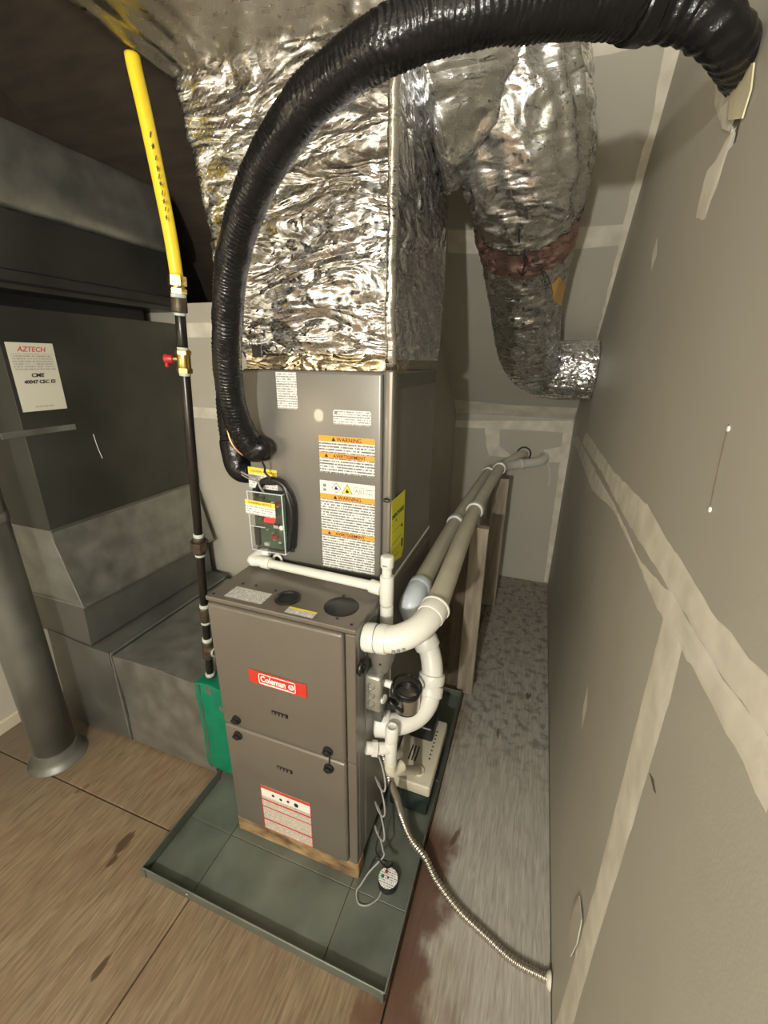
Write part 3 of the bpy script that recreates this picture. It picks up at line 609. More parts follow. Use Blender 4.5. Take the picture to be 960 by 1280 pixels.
obj('cover_screw', lathe((.121, YB0 - .034, 1.053), (0, -1, 0), [(0, .008), (.003, .007), (.004, .002)], 14), M['pvc'], coil, smooth=True)
M['print_board'] = print_mat('print_board', (.78, .76, .72), (.35, .35, .35), .0075, 330, .47)
F = frame((.002, YF - .0345, 1.083), (1, 0, -.03), (.03, 0, 1)); o = plate('caution_label', F, .102, .044, M['print_board'], cv if 0 else coil)
plate('label_bar', F, .102, .013, M['labelyellow'], o, y=.031, z=.0006, t=.0003); text('label_lettering', 'WARNING NOTICE', .009, F, .051, .034, .001, M['ink'], o, align='CENTER')
F = frame((-.004, YF, 1.152), (1, 0, -.03), (.03, 0, 1)); o = plate('caution_label', F, .098, .064, M['print_board'], coil, r=.002)
plate('label_bar', F, .098, .019, M['labelyellow'], o, y=.045, z=.0006, t=.0003); text('label_lettering', 'CAUTION  ATTENTION', .0085, F, .008, .0505, .001, M['ink'], o)
# black cable loop behind the board
lp = bmesh.new()
for k in range(2): tube([(.140 - k * .006, YF - .012 - k * .011, .985), (.152, YF - .016 - k * .008, 1.08), (.150 - k * .004, YF - .018 - k * .006, 1.135), (.125, YF - .02, 1.180), (.085, YF - .02, 1.190 - k * .008), (.048, YF - .016, 1.172), (.026, YF - .008, 1.13)], .009 - k * .001, 12, .006, lp)
obj('sensor_cable', lp, M['black'], coil, smooth=True)
lp = tube([(-.02, YF - .01, 1.20), (.01, YF - .016, 1.193), (.04, YF - .022, 1.19), (.056, YF - .028, 1.165), (.066, YF - .02, 1.145)], .003, 8, .006); tube([(-.02, YF - .01, 1.192), (.01, YF - .016, 1.184), (.04, YF - .02, 1.18)], .002, 8, .006, lp)
obj('sensor_wire', lp, M['wire'], coil, smooth=True)
obj('drain_port', rings([Vector((.084, YF + .001, .936)), Vector((.084, YF - .012, .936))], .013, 20), M['black'], coil)
bm = torus((.084, YF - .012, .936), (0, 1, 0), .014, .004, 28, 10); obj('drain_port_ring', bm, M['pvc'], coil, smooth=True)
lp = tube([(.02, YF - .008, .962), (-.002, YF - .012, .935), (-.02, YF - .01, .918)], .006, 8, .006); obj('cable_tail', lp, M['black'], coil, smooth=True)

# ------------------------------------------------------------------ foil plenum, trunk and branch
def fnoise(p, sc, seed): return noise.noise(Vector((p.x * sc + seed, p.y * sc - seed, p.z * sc)))
def crumple(p, seed, amp=.01, vert=False):
    q = Vector((p.x, p.y * (.8 if vert else 1), p.z * (.55 if vert else 1.6)))
    a = 1 - abs(fnoise(q, 7, seed)) * 2.2; b = 1 - abs(fnoise(q, 17, seed + 5)) * 2.2; c = 1 - abs(fnoise(p, 41, seed + 8)) * 2
    return amp * (a * .6 + b * (.15 if vert else .42) + c * (.05 if vert else .12))
def rrect(x0, x1, y0, y1_, r, n):        # rounded rectangle points and outward normals, n points per side
    pts = []
    sides = [((x0 + r, y0), (x1 - r, y0), (0, -1)), ((x1, y0 + r), (x1, y1_ - r), (1, 0)), ((x1 - r, y1_), (x0 + r, y1_), (0, 1)), ((x0, y1_ - r), (x0, y0 + r), (-1, 0))]
    cs = [((x1 - r, y0 + r), -90), ((x1 - r, y1_ - r), 0), ((x0 + r, y1_ - r), 90), ((x0 + r, y0 + r), 180)]
    for (a, b, nn), (c, a0) in zip(sides, cs):
        for i in range(n): t = i / n; pts.append((a[0] + (b[0] - a[0]) * t, a[1] + (b[1] - a[1]) * t, nn[0], nn[1]))
        for i in range(5): an = math.radians(a0 + 90 * i / 5); pts.append((c[0] + r * math.cos(an), c[1] + r * math.sin(an), math.cos(an), math.sin(an)))
    return pts
plen = thing('supply_plenum', 'crumpled foil-wrapped supply plenum rising above the coil cabinet', 'plenum', (.2, .46, 1.53))
bm = bmesh.new(); prev = None; nz_ = 110
for k in range(nz_ + 1):
    t = k / nz_; z = 1.515 + t * .62
    bul = math.sin(min(1, t * 2.2) * math.pi * .5)
    x0 = -.004 - .025 * bul - .075 * max(0, (t - .45) / .55) ** 1.3; yf = y1 - .004 - .040 * bul + .03 * max(0, t - .6)
    R = []
    for (x, y, nx, ny) in rrect(x0, .447 + .004 * bul, yf, .705, .022, 60):
        p = Vector((x, y, z)); fade = min(1, t * 9)
        d = crumple(p, 3.1, .010 if ny < -.5 else .009 if nx > .5 else .010, vert=nx > .5) * fade
        if nx > .3 or (x > .40 and ny < 0): d *= .35
        if t < .05: d -= .003
        R.append(bm.verts.new(p + Vector((nx, ny, 0)) * (d - .004)))
    if prev:
        n = len(R)
        for i in range(n): bm.faces.new((prev[i], prev[(i + 1) % n], R[(i + 1) % n], R[i]))
    else: bm.faces.new(R[::-1])
    prev = R
bm.faces.new(prev)
obj('foil_wrap', bm, M['foil'], plen, smooth=True)
bm = bmesh.new(); pts = []
for k in range(60):
    z = 1.50 + k / 59 * .60; pts.append(Vector((.436 + .003 * fnoise(Vector((0, 0, z)), 30, 2), .208 + .022 * max(0, (1.6 - z) / .1), z)))
rings(pts, lambda i, s, a: .013 + .0015 * noise.noise(Vector((s * 60, math.cos(a) * 2, 4))), 14, bm); obj('corner_tape', bm, M['foil_tape'], plen, smooth=True)
obj('tape_band', B(((.05, y1 - .018, 1.516), (.08, y1 - .010, 1.545)), bev=.001), M['black'], plen)

bm = bmesh.new(); prev = None; ny_ = 150
TX0, TX1, TZ0, TZ1 = -.112, .452, 2.108, 2.31
for k in range(ny_ + 1):
    y = -1.5 + k / ny_ * 2.22; R = []
    for (x, z, nx, nz) in rrect(TX0, TX1, TZ0, TZ1, .012, 40):
        p = Vector((x, y, z)); d = crumple(Vector((x, y * .6, z)), 9.3, .004) + .008 * math.exp(-((y - .12) / .14) ** 2) * math.sin(x * 120) * math.exp(-((x + .08) / .1) ** 2) * (nz < -.5)
        R.append(bm.verts.new(p + Vector((nx, 0, nz)) * (d - .003)))
    if prev:
        n = len(R)
        for i in range(n): bm.faces.new((prev[i], prev[(i + 1) % n], R[(i + 1) % n], R[i]))
    else: bm.faces.new(R[::-1])
    prev = R
bm.faces.new(prev)
tag(obj('supply_trunk_duct', bm, M['foil_trunk'], smooth=True), 'horizontal trunk duct wrapped in dull scrim-backed foil overhead', 'duct')

br = thing('branch_duct', 'round foil-sleeved branch duct bending from the plenum down to the right wall', 'duct', (.997, 1.457, 1.488))
c1 = bp(655, 210, 'y', .62); c2 = bp(658, 300, 'y', .84); c3 = bp(657, 390, 'y', 1.08); c4 = bp(662, 440, 'y', 1.30)
P = [Vector((.40, .47, 2.10)), Vector((.50, .50, 2.155)), Vector((.585, .545, 2.165)), c1 + Vector((.0, 0, .02)), c2, c3, c4, Vector((.755, 1.43, 1.50)), Vector((.82, 1.452, 1.485)), Vector((.9, 1.457, 1.486)), Vector((.994, 1.457, 1.486))]
path = catmull(P, .008); npt = len(path)
tot = sum((path[i] - path[i - 1]).length for i in range(1, npt))
def rad(i, s, a):
    t = s / tot; r = .185 - .062 * min(1, t / .55)
    amp = .014 * (1 - min(1, t / .6)) + .006
    v = Vector((math.cos(a) * 1.6, math.sin(a) * 1.6, s * (3 + 12 * t)))
    return r + amp * (1 - 2 * abs(noise.noise(v * 1.9 + Vector((7, 0, 0))))) + .003 * noise.noise(Vector((math.cos(a) * 6, math.sin(a) * 6, s * 60)))
obj('foil_sleeve', rings(path, rad, 96), M['foil_duct'], br, smooth=True)
# wrap of pinkish tape, DAMPER lettering with its arrow, orange sticker
def onbranch(i0, i1, a0, a1, off, name, m, thin=10):
    bm = bmesh.new(); full = rings(path, lambda i, s, a: rad(i, s, a) + off, 96, cap=False)
    full.verts.ensure_lookup_table(); vs = full.verts; grid = []
    for i in range(i0, i1 + 1): grid.append([bm.verts.new(vs[i * 96 + (k % 96)].co) for k in range(a0, a1 + 1)])
    for p, q in zip(grid, grid[1:]):
        for k in range(len(p) - 1): bm.faces.new((p[k], p[k + 1], q[k + 1], q[k]))
    full.free(); return obj(name, bm, m, br, smooth=True)
def nearest(pt): return min(range(npt), key=lambda i: (path[i] - pt).length)
ia, ib = nearest(bp(656, 258, 'y', .735)), nearest(bp(657, 303, 'y', .85))
onbranch(ia, ib, 0, 96, .0015, 'damper_tape', M['pink'])['label'] = 'faded pinkish tape wrapped round the sleeve'
def surf(u, v, up=.002):                 # point of the sleeve's surface under a photo pixel
    d = RM @ Vector(((u - 480) / FPX, -(v - 640) / FPX, -1)); best = None
    for k in range(400):
        p = CAM + d * (.6 + k * .004)
        i = nearest(p)
        r_ = .185 - .062 * min(1, (i / (npt - 1)) / .55) + .006
        if (p - path[i]).length < r_ + up: return p
    return CAM + d * 1.5
def scribble(name, strokes, r, m, parent):
    bm = bmesh.new()
    for st in strokes:
        pts = [surf(*q, .010) for q in st]
        for a, b_ in zip(pts, pts[1:]): cyl(a, b_, r, 6, bm)
    return obj(name, bm, m, parent, smooth=True)
scribble('damper_arrow', [[(648, 285), (649, 303)], [(655, 315), (656, 328), (653, 343)], [(647, 338), (653, 345), (658, 339)], [(656, 318), (660, 326)]], .0024, M['ink'], br)
DX = lambda o, s: [(o[0] + a * .95 + b_ * -.10, o[1] + a * 1.15 + b_ * .0) for a, b_ in s]
def letter(ch, ox, oy):
    # strokes in (along the baseline, up) units, baseline running down to the right
    G = {'D': [[(0, 0), (0, 9)], [(0, 9), (4, 7), (4, 2), (0, 0)]], 'A': [[(0, 0), (2, 9), (4, 0)], [(1, 3.5), (3.4, 3.5)]], 'M': [[(0, 0), (.6, 9), (2.5, 4), (4, 9), (4.8, 0)]],
         'P': [[(0, 0), (0, 9), (3.6, 8), (3.4, 5), (0, 4.5)]], 'E': [[(4, 0), (0, 0), (0, 9), (4, 9)], [(0, 4.6), (3, 4.6)]], 'R': [[(0, 0), (0, 9), (3.6, 8), (3.4, 5), (0, 4.5), (4, 0)]]}
    out = []
    for st in G[ch]: out.append([(ox + a * .60 + b_ * .86 * 1.1, oy + a * 1.25 - b_ * .35) for a, b_ in st])
    return out
st = []
for k, ch in enumerate('DAMPER'): st += letter(ch, 664 + k * 3.1, 324 + k * 6.6)
scribble('damper_lettering', st, .0011, M['ink'], br)
obj('orange_sticker', poly([surf(*q, .006) for q in ((699, 346), (707, 358), (701, 383), (692, 376), (690, 356))], .001, (.2, -1, 0)), mat('tan_sticker', (.50, .29, .10), .5), br)
obj('foil_tape_band', rings(path[-26:-1], lambda i, s, a: .1265 + .002 * noise.noise(Vector((math.cos(a) * 3, math.sin(a) * 3, s * 80))), 64), M['foil'], br, smooth=True)

# ------------------------------------------------------------------ black insulated line set
hose = thing('insulated_line_set', 'thick black tape-wrapped refrigerant line arching from the coil cabinet to the right wall', 'hose', (.05, .2, 1.28))
hp = [(330, 560, .190), (318, 562, .185), (303, 540, .165), (292, 510, .14), (285, 470, .12), (284, 420, .10), (290, 330, .06), (318, 235, .01), (372, 143, -.04), (420, 96, -.06), (480, 55, -.08), (560, 24, -.07), (640, 8, -.05), (740, 2, .0), (810, 8, .05)]
P = [bp(u, v, 'y', y) for u, v, y in hp]; hpath = catmull(P, .0019)
def hrad(i, s, a):
    tilt = s + .010 * math.sin(a + 1.0) + .005 * noise.noise(Vector((s * 35, math.cos(a), math.sin(a)))) * 1.6
    f = (tilt / .0082) % 1
    sl = .0030 * (1 - f) * (.45 + .9 * abs(noise.noise(Vector((s * 22, math.cos(a) * 1.4, math.sin(a) * 1.4)))))
    return .0325 + sl + .0015 * noise.noise(Vector((math.cos(a) * 2, math.sin(a) * 2, s * 25)))
obj('wrapped_insulation', rings(hpath, hrad, 44), M['rubber'], hose, smooth=True)
P2 = [P[-2], P[-1], bp(858, 15, 'x', .895), bp(889, 30, 'x', .928), bp(910, 50, 'x', .955), bp(923, 72, 'x', .983), bp(931, 92, 'x', 1.015), bp(934, 104, 'x', 1.035)]
obj('elbow_insulation', rings(catmull(P2, .003)[14:], lambda i, s, a: .0345 - .005 * min(1, s / .2) + .0022 * noise.noise(Vector((math.cos(a) * 2.2, math.sin(a) * 2.2, s * 40))) + .0012 * math.sin(s * 300 + a * 2), 44), M['rubber'], hose, smooth=True)
q = hpath[-14:]; obj('tape_collar', rings(q, .0385, 40), M['rubber'], hose, smooth=True)
obj('end_wrap', rings(catmull([P[0] + Vector((.004, .008, -.002)), P[0], P[1], P[2]], .004), lambda i, s, a: .0325 + .003 * noise.noise(Vector((math.cos(a) * 3, math.sin(a) * 3, s * 60))) - .012 * max(0, 1 - s / .012), 36), M['rubber'], hose, smooth=True)
lp = tube([P[0] + Vector((.002, -.02, -.03)), P[0] + Vector((.006, -.012, -.05)), P[0] + Vector((.0, -.004, -.068)), P[0] + Vector((.02, -.006, -.085))], .003, 8, .006)
obj('probe_wire', lp, M['black'], hose, smooth=True)
h2 = thing('refrigerant_hose_stub', 'black insulated line ending in a bulky elbow left of the coil cabinet', 'hose', (-.06, .25, 1.19))
Q = [(-.058, .27, 1.56), (-.078, .28, 1.47), (-.090, .285, 1.38), (-.090, .285, 1.28), (-.082, .282, 1.215), (-.062, .278, 1.188), (-.022, .276, 1.186)]
obj('wrapped_insulation', rings(catmull(Q[:-2], .003), lambda i, s, a: .032 + .008 * min(1, s / .2) + .001 * math.sin(s * 500) + .002 * noise.noise(Vector((math.cos(a) * 2, math.sin(a) * 2, s * 30))), 32), M['rubber'], h2, smooth=True)
obj('elbow_wrap', rings(catmull([Q[3], Q[4], Q[5], Q[6]], .003), lambda i, s, a: .0435 - .012 * min(1, s / .18) ** 2 + .002 * noise.noise(Vector((math.cos(a) * 2, math.sin(a) * 2, s * 30))), 32), M['rubber'], h2, smooth=True)
ct = tube([bp(u, v, 'y', .185) for u, v in ((281, 512), (283, 530), (289, 552), (300, 566), (314, 573))], .0035, 10, .006)
tag(obj('copper_liquid_line', ct, M['copper'], smooth=True), 'thin bright copper tube curving below the black hose end', 'pipe')

# ------------------------------------------------------------------ return duct work on the left
ret = thing('return_air_duct', 'dull galvanized return duct standing left of the furnace and running along the floor', 'duct', (-.7, .4, 0))
YR = .13; ZT = .437
def quadbox(pts8):                       # bottom quad, top quad
    bm = bmesh.new(); v = [bm.verts.new(p) for p in pts8]
    for q in ((3, 2, 1, 0), (4, 5, 6, 7), (0, 1, 5, 4), (1, 2, 6, 5), (2, 3, 7, 6), (3, 0, 4, 7)): bm.faces.new([v[i] for i in q])
    return bm
def dent(bm, amp, cuts=10):
    bmesh.ops.subdivide_edges(bm, edges=bm.edges[:], cuts=cuts, use_grid_fill=True)
    for v in bm.verts: v.co += Vector((1, 1, 1)) * amp * noise.noise(v.co * 4.3) + Vector((1, .5, .8)) * amp * .25 * noise.noise(v.co * 15)
    return bm
obj('floor_duct_section', dent(B(((-.635, YR, .012), (-.212, .78, ZT))), .006), M['galv'], ret, auto=35)
obj('floor_duct_collar', dent(B(((-.21, YR - .004, .046), (-.075, .785, ZT + .003))), .003), M['galv'], ret, auto=35)
obj('drive_cleat', B(((-.647, YR - .004, .012), (-.640, YR + .01, ZT + .004)), ((-.649, YR, ZT + .002), (-.639, .78, ZT + .010)), bev=.002), M['galv'], ret)
obj('drive_cleat', B(((-.222, YR - .009, .05), (-.214, YR + .004, ZT + .006)), bev=.001), M['galv_dark'], ret)
bm = quadbox([(-1.0, YR, .012), (-.653, YR, .012), (-.653, .80, .012), (-1.0, .80, .012), (-1.0, YR, .46), (-.653, YR, .445), (-.653, .80, .445), (-1.0, .80, .46)])
obj('floor_duct_end', dent(bm, .005), M['galv_dark'], ret, auto=35)
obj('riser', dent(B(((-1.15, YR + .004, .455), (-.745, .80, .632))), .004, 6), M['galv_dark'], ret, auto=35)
ZP = .925
bm = quadbox([(-1.19, YR - .0, .634), (-.725, YR, .634), (-.725, .82, .634), (-1.19, .82, .634), (-1.19, YR, ZP), (-.80, YR, ZP), (-.80, .82, ZP), (-1.19, .82, ZP)])
obj('sloped_transition', bm, M['galv'], ret)  # lighter steel than the box above stands in for reflected light
obj('transition_lip', B(((-1.15, YR - .004, .628), (-.718, YR + .004, .636)), ((-.728, YR, .628), (-.718, .82, .636)), bev=.001), M['galv'], ret)
bm = tube([(-.724, YR - .004, .636), (-.797, YR - .004, .90)], .003, 8, .05); obj('transition_edge', bm, M['galv'], ret)
obj('plenum_box', B(((-1.19, YR, ZP + .001), (-.80, .845, 1.655)), bev=.002), M['galv_shaded'], ret)
obj('plenum_bead', B(((-.801, YR, ZP - .006), (-.795, .83, ZP + .006)), bev=.002), M['galv_dark'], ret)
obj('filter_slot', B(((-1.19, YR + .02, 1.655), (-.93, .80, 1.705))), M['black'], ret)
obj('upper_collar', B(((-1.19, YR - .25, 1.705), (-.80, .86, 1.925)), bev=.002), M['galv_shaded'], ret)
obj('collar_bead', B(((-.801, YR - .25, 1.72), (-.796, .86, 1.728)), ((-.801, YR - .25, 1.758), (-.797, .86, 1.762)), bev=.001), M['black'], ret)
bm = bmesh.new(); prof = [(-.80, 1.93), (-.782, 1.94), (-.768, 1.965), (-.762, 2.01), (-.764, 2.10), (-.772, 2.14), (-.79, 2.158), (-1.19, 2.158), (-1.19, 1.93)]
r0 = [bm.verts.new((x, -.45, z)) for x, z in prof]; r1 = [bm.verts.new((x, .868, z)) for x, z in prof]; n = len(prof)
for i in range(n): bm.faces.new((r0[i], r0[(i + 1) % n], r1[(i + 1) % n], r1[i]))
bm.faces.new(r0[::-1]); bm.faces.new(r1)
bmesh.ops.subdivide_edges(bm, edges=[e for e in bm.edges if abs(e.verts[0].co.y - e.verts[1].co.y) > .5], cuts=14)
for v in bm.verts: v.co.x += .006 * noise.noise(v.co * 5)
obj('return_trunk', bm, M['galv'], ret, auto=40)
bm = B(((-.7985, .062, 1.262), (-.796, .30, 1.282)), bev=.0008); obj('hanger_strap', bm, M['galv'], ret)
obj('strap_scratch', tube([(-.7985, .36, 1.235), (-.7985, .365, 1.19), (-.7985, .375, 1.14)], .0012, 6, .01), M['paper'], ret)
# green sealing tape on the duct collar
bm = B(((-.235, YR - .0075, .052), (-.073, .20, ZT + .0075)), bev=.003)
bmesh.ops.subdivide_edges(bm, edges=[e for e in bm.edges if e.calc_length() > .03], cuts=12, use_grid_fill=True)
for v in bm.verts: v.co += Vector((.5, 1, .6)) * .004 * (noise.noise(v.co * 14) + .5 * noise.noise(v.co * 38))
bm2 = bm
gt_ = obj('green_tape', bm2, M['green'], ret, auto=50); gt_['label'] = 'bright green sealing tape wrapped round the collar'
# installer's card
F = frame((-.797, .143, 1.338), (0, 1, 0), (0, 0, 1))
M['card'] = mat('card', (.62, .60, .50), .6)
cdp = plate('installer_card', F, .142, .213, M['card'], ret, t=.001)
text('card_lettering', 'AZTECH', .022, F, .071, .186, .0012, M['redink'], cdp, align='CENTER', shear=.3, bold=.0002)
M['card_print'] = print_mat('card_print', (.60, .58, .49), (.38, .36, .31), .008, 260, .46)
plate('card_print', F, .126, .050, M['card_print'], cdp, x=.008, y=.130, z=.001, t=.0002)
plate('card_print', F, .06, .006, M['card_print'], cdp, x=.04, y=.012, z=.001, t=.0002)
text('card_handwriting', 'CME', .0165, F, .071, .108, .0013, M['ink'], cdp, align='CENTER', shear=.2, bold=.0005, xs=1.2)
text('card_handwriting', '40047 CEC ES', .0150, F, .074, .088, .0013, M['ink'], cdp, align='CENTER', shear=.2, bold=.0005, xs=1.1)

# round duct at the far left
rd = thing('round_metal_duct', 'round galvanized vertical pipe with a flared foot beside the left wall', 'duct', (-.865, -.02, 0))
obj('pipe', rings([Vector((-.865, -.02, z)) for z in (.02, .5, 1, 1.5, 1.70)], .068, 40), M['galv_dark'], rd, smooth=True)
obj('floor_flange', lathe((-.865, -.02, 0), (0, 0, 1), [(0, .100), (.004, .099), (.014, .086), (.035, .080), (.06, .073), (.062, .0685)], 40), M['galv_dark'], rd, auto=40)
obj('seam_ridge', cyl((-.905, -.075, .06), (-.905, -.075, 1.69), .003, 8), M['galv'], rd, smooth=True)
for z in (1.0,): obj('joint_band', lathe((-.865, -.02, z), (0, 0, 1), [(0, .0685), (.004, .071), (.03, .071), (.034, .0685)], 40), M['galv'], rd, smooth=True)

# ------------------------------------------------------------------ gas line
gas = thing('gas_line', 'yellow coated gas tube joined to black iron pipe with a red-handled valve', 'pipe', (-.19, .16, .45))
pk = lambda u, v, y: bp(u, v, 'y', y)
yp = [pk(165, 68, .12), pk(168, 84, .12), pk(182, 145, .12), pk(199, 225, .125), (pk(213, 295, .13)), pk(221, 346, .135)]
obj('yellow_tube', rings(catmull(yp, .01), .0148, 20), M['yellow'], gas, smooth=True)
ax = [pk(221, 344, .135), pk(227, 430, .14), pk(232, 500, .145), pk(245, 668, .15), pk(252, 740, .155), pk(263, 845, .16)]
# the iron pipe is plumb: one straight line from the brass fitting to the cap
top = ax[0]; bot = ax[-1]
def on(v):                               # point of the pipe at photo row v
    lo, hi = 0., 1.
    for _ in range(40):
        mid = (lo + hi) / 2; p = top.lerp(bot, mid); c = RM.inverted() @ (p - CAM); vv = 640 + FPX * c.y / c.z
        if vv < v: lo = mid
        else: hi = mid
    return top.lerp(bot, lo)
dirp = (bot - top).normalized()
def seg_(v0, v1, r, m, nm, s=24, bev=.15): return obj(nm, cyl(on(v0), on(v1), r, s, bev=bev), M[m], gas, auto=50)
text_bits = bmesh.new()
for k, (u, v) in enumerate(((188, 168), (191, 183), (195, 198), (197, 210), (199, 221), (201, 230), (203, 241), (205, 252), (207, 262), (208, 272))):
    d = Vector((.003, 0, .010)); p = pk(u, v, .12) + (CAM - pk(u, v, .12)).normalized() * .0145
    cyl(p - d * .5 + Vector((0, 0, .001 * (k % 3))), p + d * .5, .0011, 6, text_bits)
    if k % 2: cyl(p + Vector((-.003, 0, .002)), p + Vector((.003, 0, -.001)), .0010, 6, text_bits)
obj('tube_print', text_bits, M['ink'], gas)
bn = bmesh.new(); rings([on(345), on(357)], .0215, 6, bn); obj('brass_nut', bn, M['brass'], gas)
seg_(357, 361, .017, 'brass', 'brass_collar'); b6 = bmesh.new(); rings([on(361), on(367)], .0205, 6, b6); obj('brass_nut', b6, M['brass'], gas)
seg_(367, 373, .0175, 'dope', 'thread_sealant'); seg_(372, 391, .0185, 'cast', 'coupling'); seg_(391, 395, .0142, 'dope', 'thread_sealant')
seg_(394, 436, .0128, 'iron', 'iron_pipe'); seg_(434, 438, .0140, 'dope', 'thread_sealant')
seg_(437, 466, .0165, 'brass', 'valve_body'); obj('valve_hex', rings([on(438), on(443)], .0195, 6), M['brass'], gas); obj('valve_hex', rings([on(460), on(466)], .0195, 6), M['brass'], gas)
vc = on(449); vb = cyl(vc, vc + Vector((-.026, -.012, 0)), .007, 14); obj('valve_stem', vb, M['brass'], gas, smooth=True)
vh = cyl(vc + Vector((-.024, -.011, 0)), vc + Vector((-.044, -.02, .0)), .0105, 16); box(vh, (-.004, -.004, -.02), (.004, .004, .012), .002, 2, Matrix.Translation(vc + Vector((-.04, -.018, 0))))
obj('valve_handle', vh, M['red'], gas, auto=50)['label'] = 'red valve handle'
seg_(466, 470, .0145, 'dope', 'thread_sealant'); seg_(469, 668, .0128, 'iron', 'iron_pipe')
seg_(667, 672, .0155, 'dope', 'thread_sealant'); seg_(671, 677, .018, 'cast', 'union_end'); b6 = bmesh.new(); rings([on(676), on(686)], .0265, 8, b6); obj('union_nut', b6, M['cast'], gas); seg_(686, 692, .018, 'cast', 'union_end')
seg_(691, 695, .0155, 'dope', 'thread_sealant'); seg_(694, 757, .0128, 'iron', 'iron_pipe'); seg_(755, 759, .0158, 'dope', 'thread_sealant'); seg_(759, 776, .0175, 'cast', 'coupling'); seg_(775, 779, .0158, 'dope', 'thread_sealant')
seg_(779, 799, .0128, 'iron', 'iron_pipe'); seg_(797, 801, .0165, 'dope', 'thread_sealant'); seg_(801, 821, .019, 'cast', 'tee')
tc_ = on(811); obj('tee_branch', cyl(tc_, tc_ + Vector((.032, -.004, 0)), .0175, 20), M['cast'], gas, smooth=True); obj('thread_sealant', cyl(tc_ + Vector((.032, -.004, 0)), tc_ + Vector((.036, -.0045, 0)), .0178, 20), M['dope'], gas)
obj('iron_nipple', cyl(tc_ + Vector((.034, -.004, 0)), (-.002, .155, tc_.z), .0128, 20), M['iron'], gas, smooth=True)
seg_(821, 842, .0128, 'iron', 'iron_pipe'); seg_(840, 844, .0160, 'dope', 'thread_sealant'); seg_(843, 853, .018, 'cast', 'drip_cap')

# ------------------------------------------------------------------ condensate drain from the coil
dr = thing('coil_drain_pipe', 'white PVC drain line crossing the furnace top with a capped upright', 'pipe', (.44, .19, .93))
YD = .185; zl = .937
obj('elbow', rings(catmull([(.052, YF - .006, zl + .014), (.03, YF - .018, zl + .012), (.022, YD - .01, zl + .003), (.042, YD, zl - .001), (.066, YD, zl - .003)], .004), .0165, 24), M['pvc'], dr, smooth=True)
obj('elbow_hub', cyl((.048, YD, zl - .002), (.078, YD, zl - .003), .0185), M['pvc'], dr, auto=45)
obj('elbow_hub', cyl((.040, YF - .001, zl + .010), (.040, YF - .022, zl + .010), .0175), M['pvc'], dr, auto=45)
tx, tz, YT = .4595, .942, .152
obj('pipe', cyl((.075, YD, zl - .003), (.415, YT + .003, .944), .0133), M['pvc'], dr, auto=45)
obj('tee_hub', cyl((.412, YT + .003, tz + .002), (.444, YT, tz), .0185), M['pvc'], dr, auto=45)
obj('tee', cyl((tx, YT, tz - .042), (tx, YT, tz + .042), .0185), M['pvc'], dr, auto=45)
obj('pipe', cyl((tx, YT, tz + .04), (tx, YT, 1.02), .0133), M['pvc'], dr, auto=45)
obj('cap', cyl((tx, YT, 1.008), (tx, YT, 1.042), .0175, bev=.25), M['pvc'], dr, auto=60)
obj('size_print', B(((tx - .007, YT - .0182, 1.018), (tx + .006, YT - .0172, 1.021))), M['print_grey'], dr)
obj('coupling', cyl((tx + .001, YT, tz - .046), (tx + .001, YT, .81), .0178), M['pvc'], dr, auto=45)
obj('pipe', cyl((tx + .001, YT, .815), (tx + .002, YT + .01, .56), .0133), M['pvc'], dr, auto=45)

# ------------------------------------------------------------------ vent pipes
RP, RH = .0300, .0362
in_ = thing('intake_vent_pipe', 'right-hand cream PVC vent pipe with a large elbow at the furnace corner', 'pipe', (.59, .2, .91))
el = [(W + .002, .048, .862), (.475, .050, .864), (.52, .055, .872), (.558, .080, .886), (.580, .118, .899), (.589, .165, .908)]
obj('elbow', rings(catmull(el, .004), .0335, 32), M['pvc'], in_, smooth=True)
obj('elbow_hub', cyl((W + .0035, .048, .862), (.470, .050, .864), RH, 36), M['pvc'], in_, auto=45)
obj('primer_ring', cyl((.4705, .050, .864), (.4725, .050, .8642), RH - .001, 36), M['print_grey'], in_)
obj('elbow_hub', cyl((.473, .050, .864), (.500, .051, .866), RH + .0005, 36), M['pvc'], in_, auto=45)
obj('elbow_hub', cyl((.583, .128, .902), (.590, .168, .909), RH, 36), M['pvc'], in_, auto=45)
obj('elbow_bead', cyl((.5895, .163, .908), (.5905, .170, .9093), RH + .0025, 36), M['pvc'], in_, auto=45)
pA, pB = Vector((.590, .166, .9088)), Vector((.600, 1.78, .920))
mA = Vector((.566, 1.0, .897)); cA = catmull([pA, mA, pB], .03); obj('pipe', rings(cA, RP, 32), M['pvc_old'], in_, auto=45)
for t in (.50,): obj('coupling_strap', cyl(mA, mA + Vector((.0008, .045, .0003)), RP + .008, 36), M['pvc'], in_, auto=45)
end = [pB - Vector((0, .02, 0)), pB + Vector((.004, .03, 0)), pk(636, 582, 1.90), pk(650, 580, 1.97), pk(668, 578, 2.05), pk(679, 575, 2.11), pk(680, 570, 2.198)]
end = [Vector(e) for e in end]; obj('wall_elbow', rings(catmull(end, .006), .030, 28), M['pvc'], in_, smooth=True)
obj('coupling', cyl(pB - Vector((0, .03, 0)), pB + Vector((.001, .03, 0)), RP + .008, 32), M['pvc'], in_, auto=45)
obj('elbow_hub', cyl(end[3] - (end[4] - end[3]).normalized() * .012, end[3] + (end[4] - end[3]).normalized() * .012, .034, 28), M['pvc'], in_, auto=45)
pp = [Vector((.548, .0235, .856)), Vector((.556, .0275, .859)), Vector((.562, .031, .861))]
lt_ = bmesh.new()
for k in range(3): box(lt_, (.520 + k * .011, .0185 + k * .0055, .855 + k * .003), (.528 + k * .011, .0205 + k * .0055, .863 + k * .003), 0)
obj('pipe_print', lt_, M['print_grey'], in_)
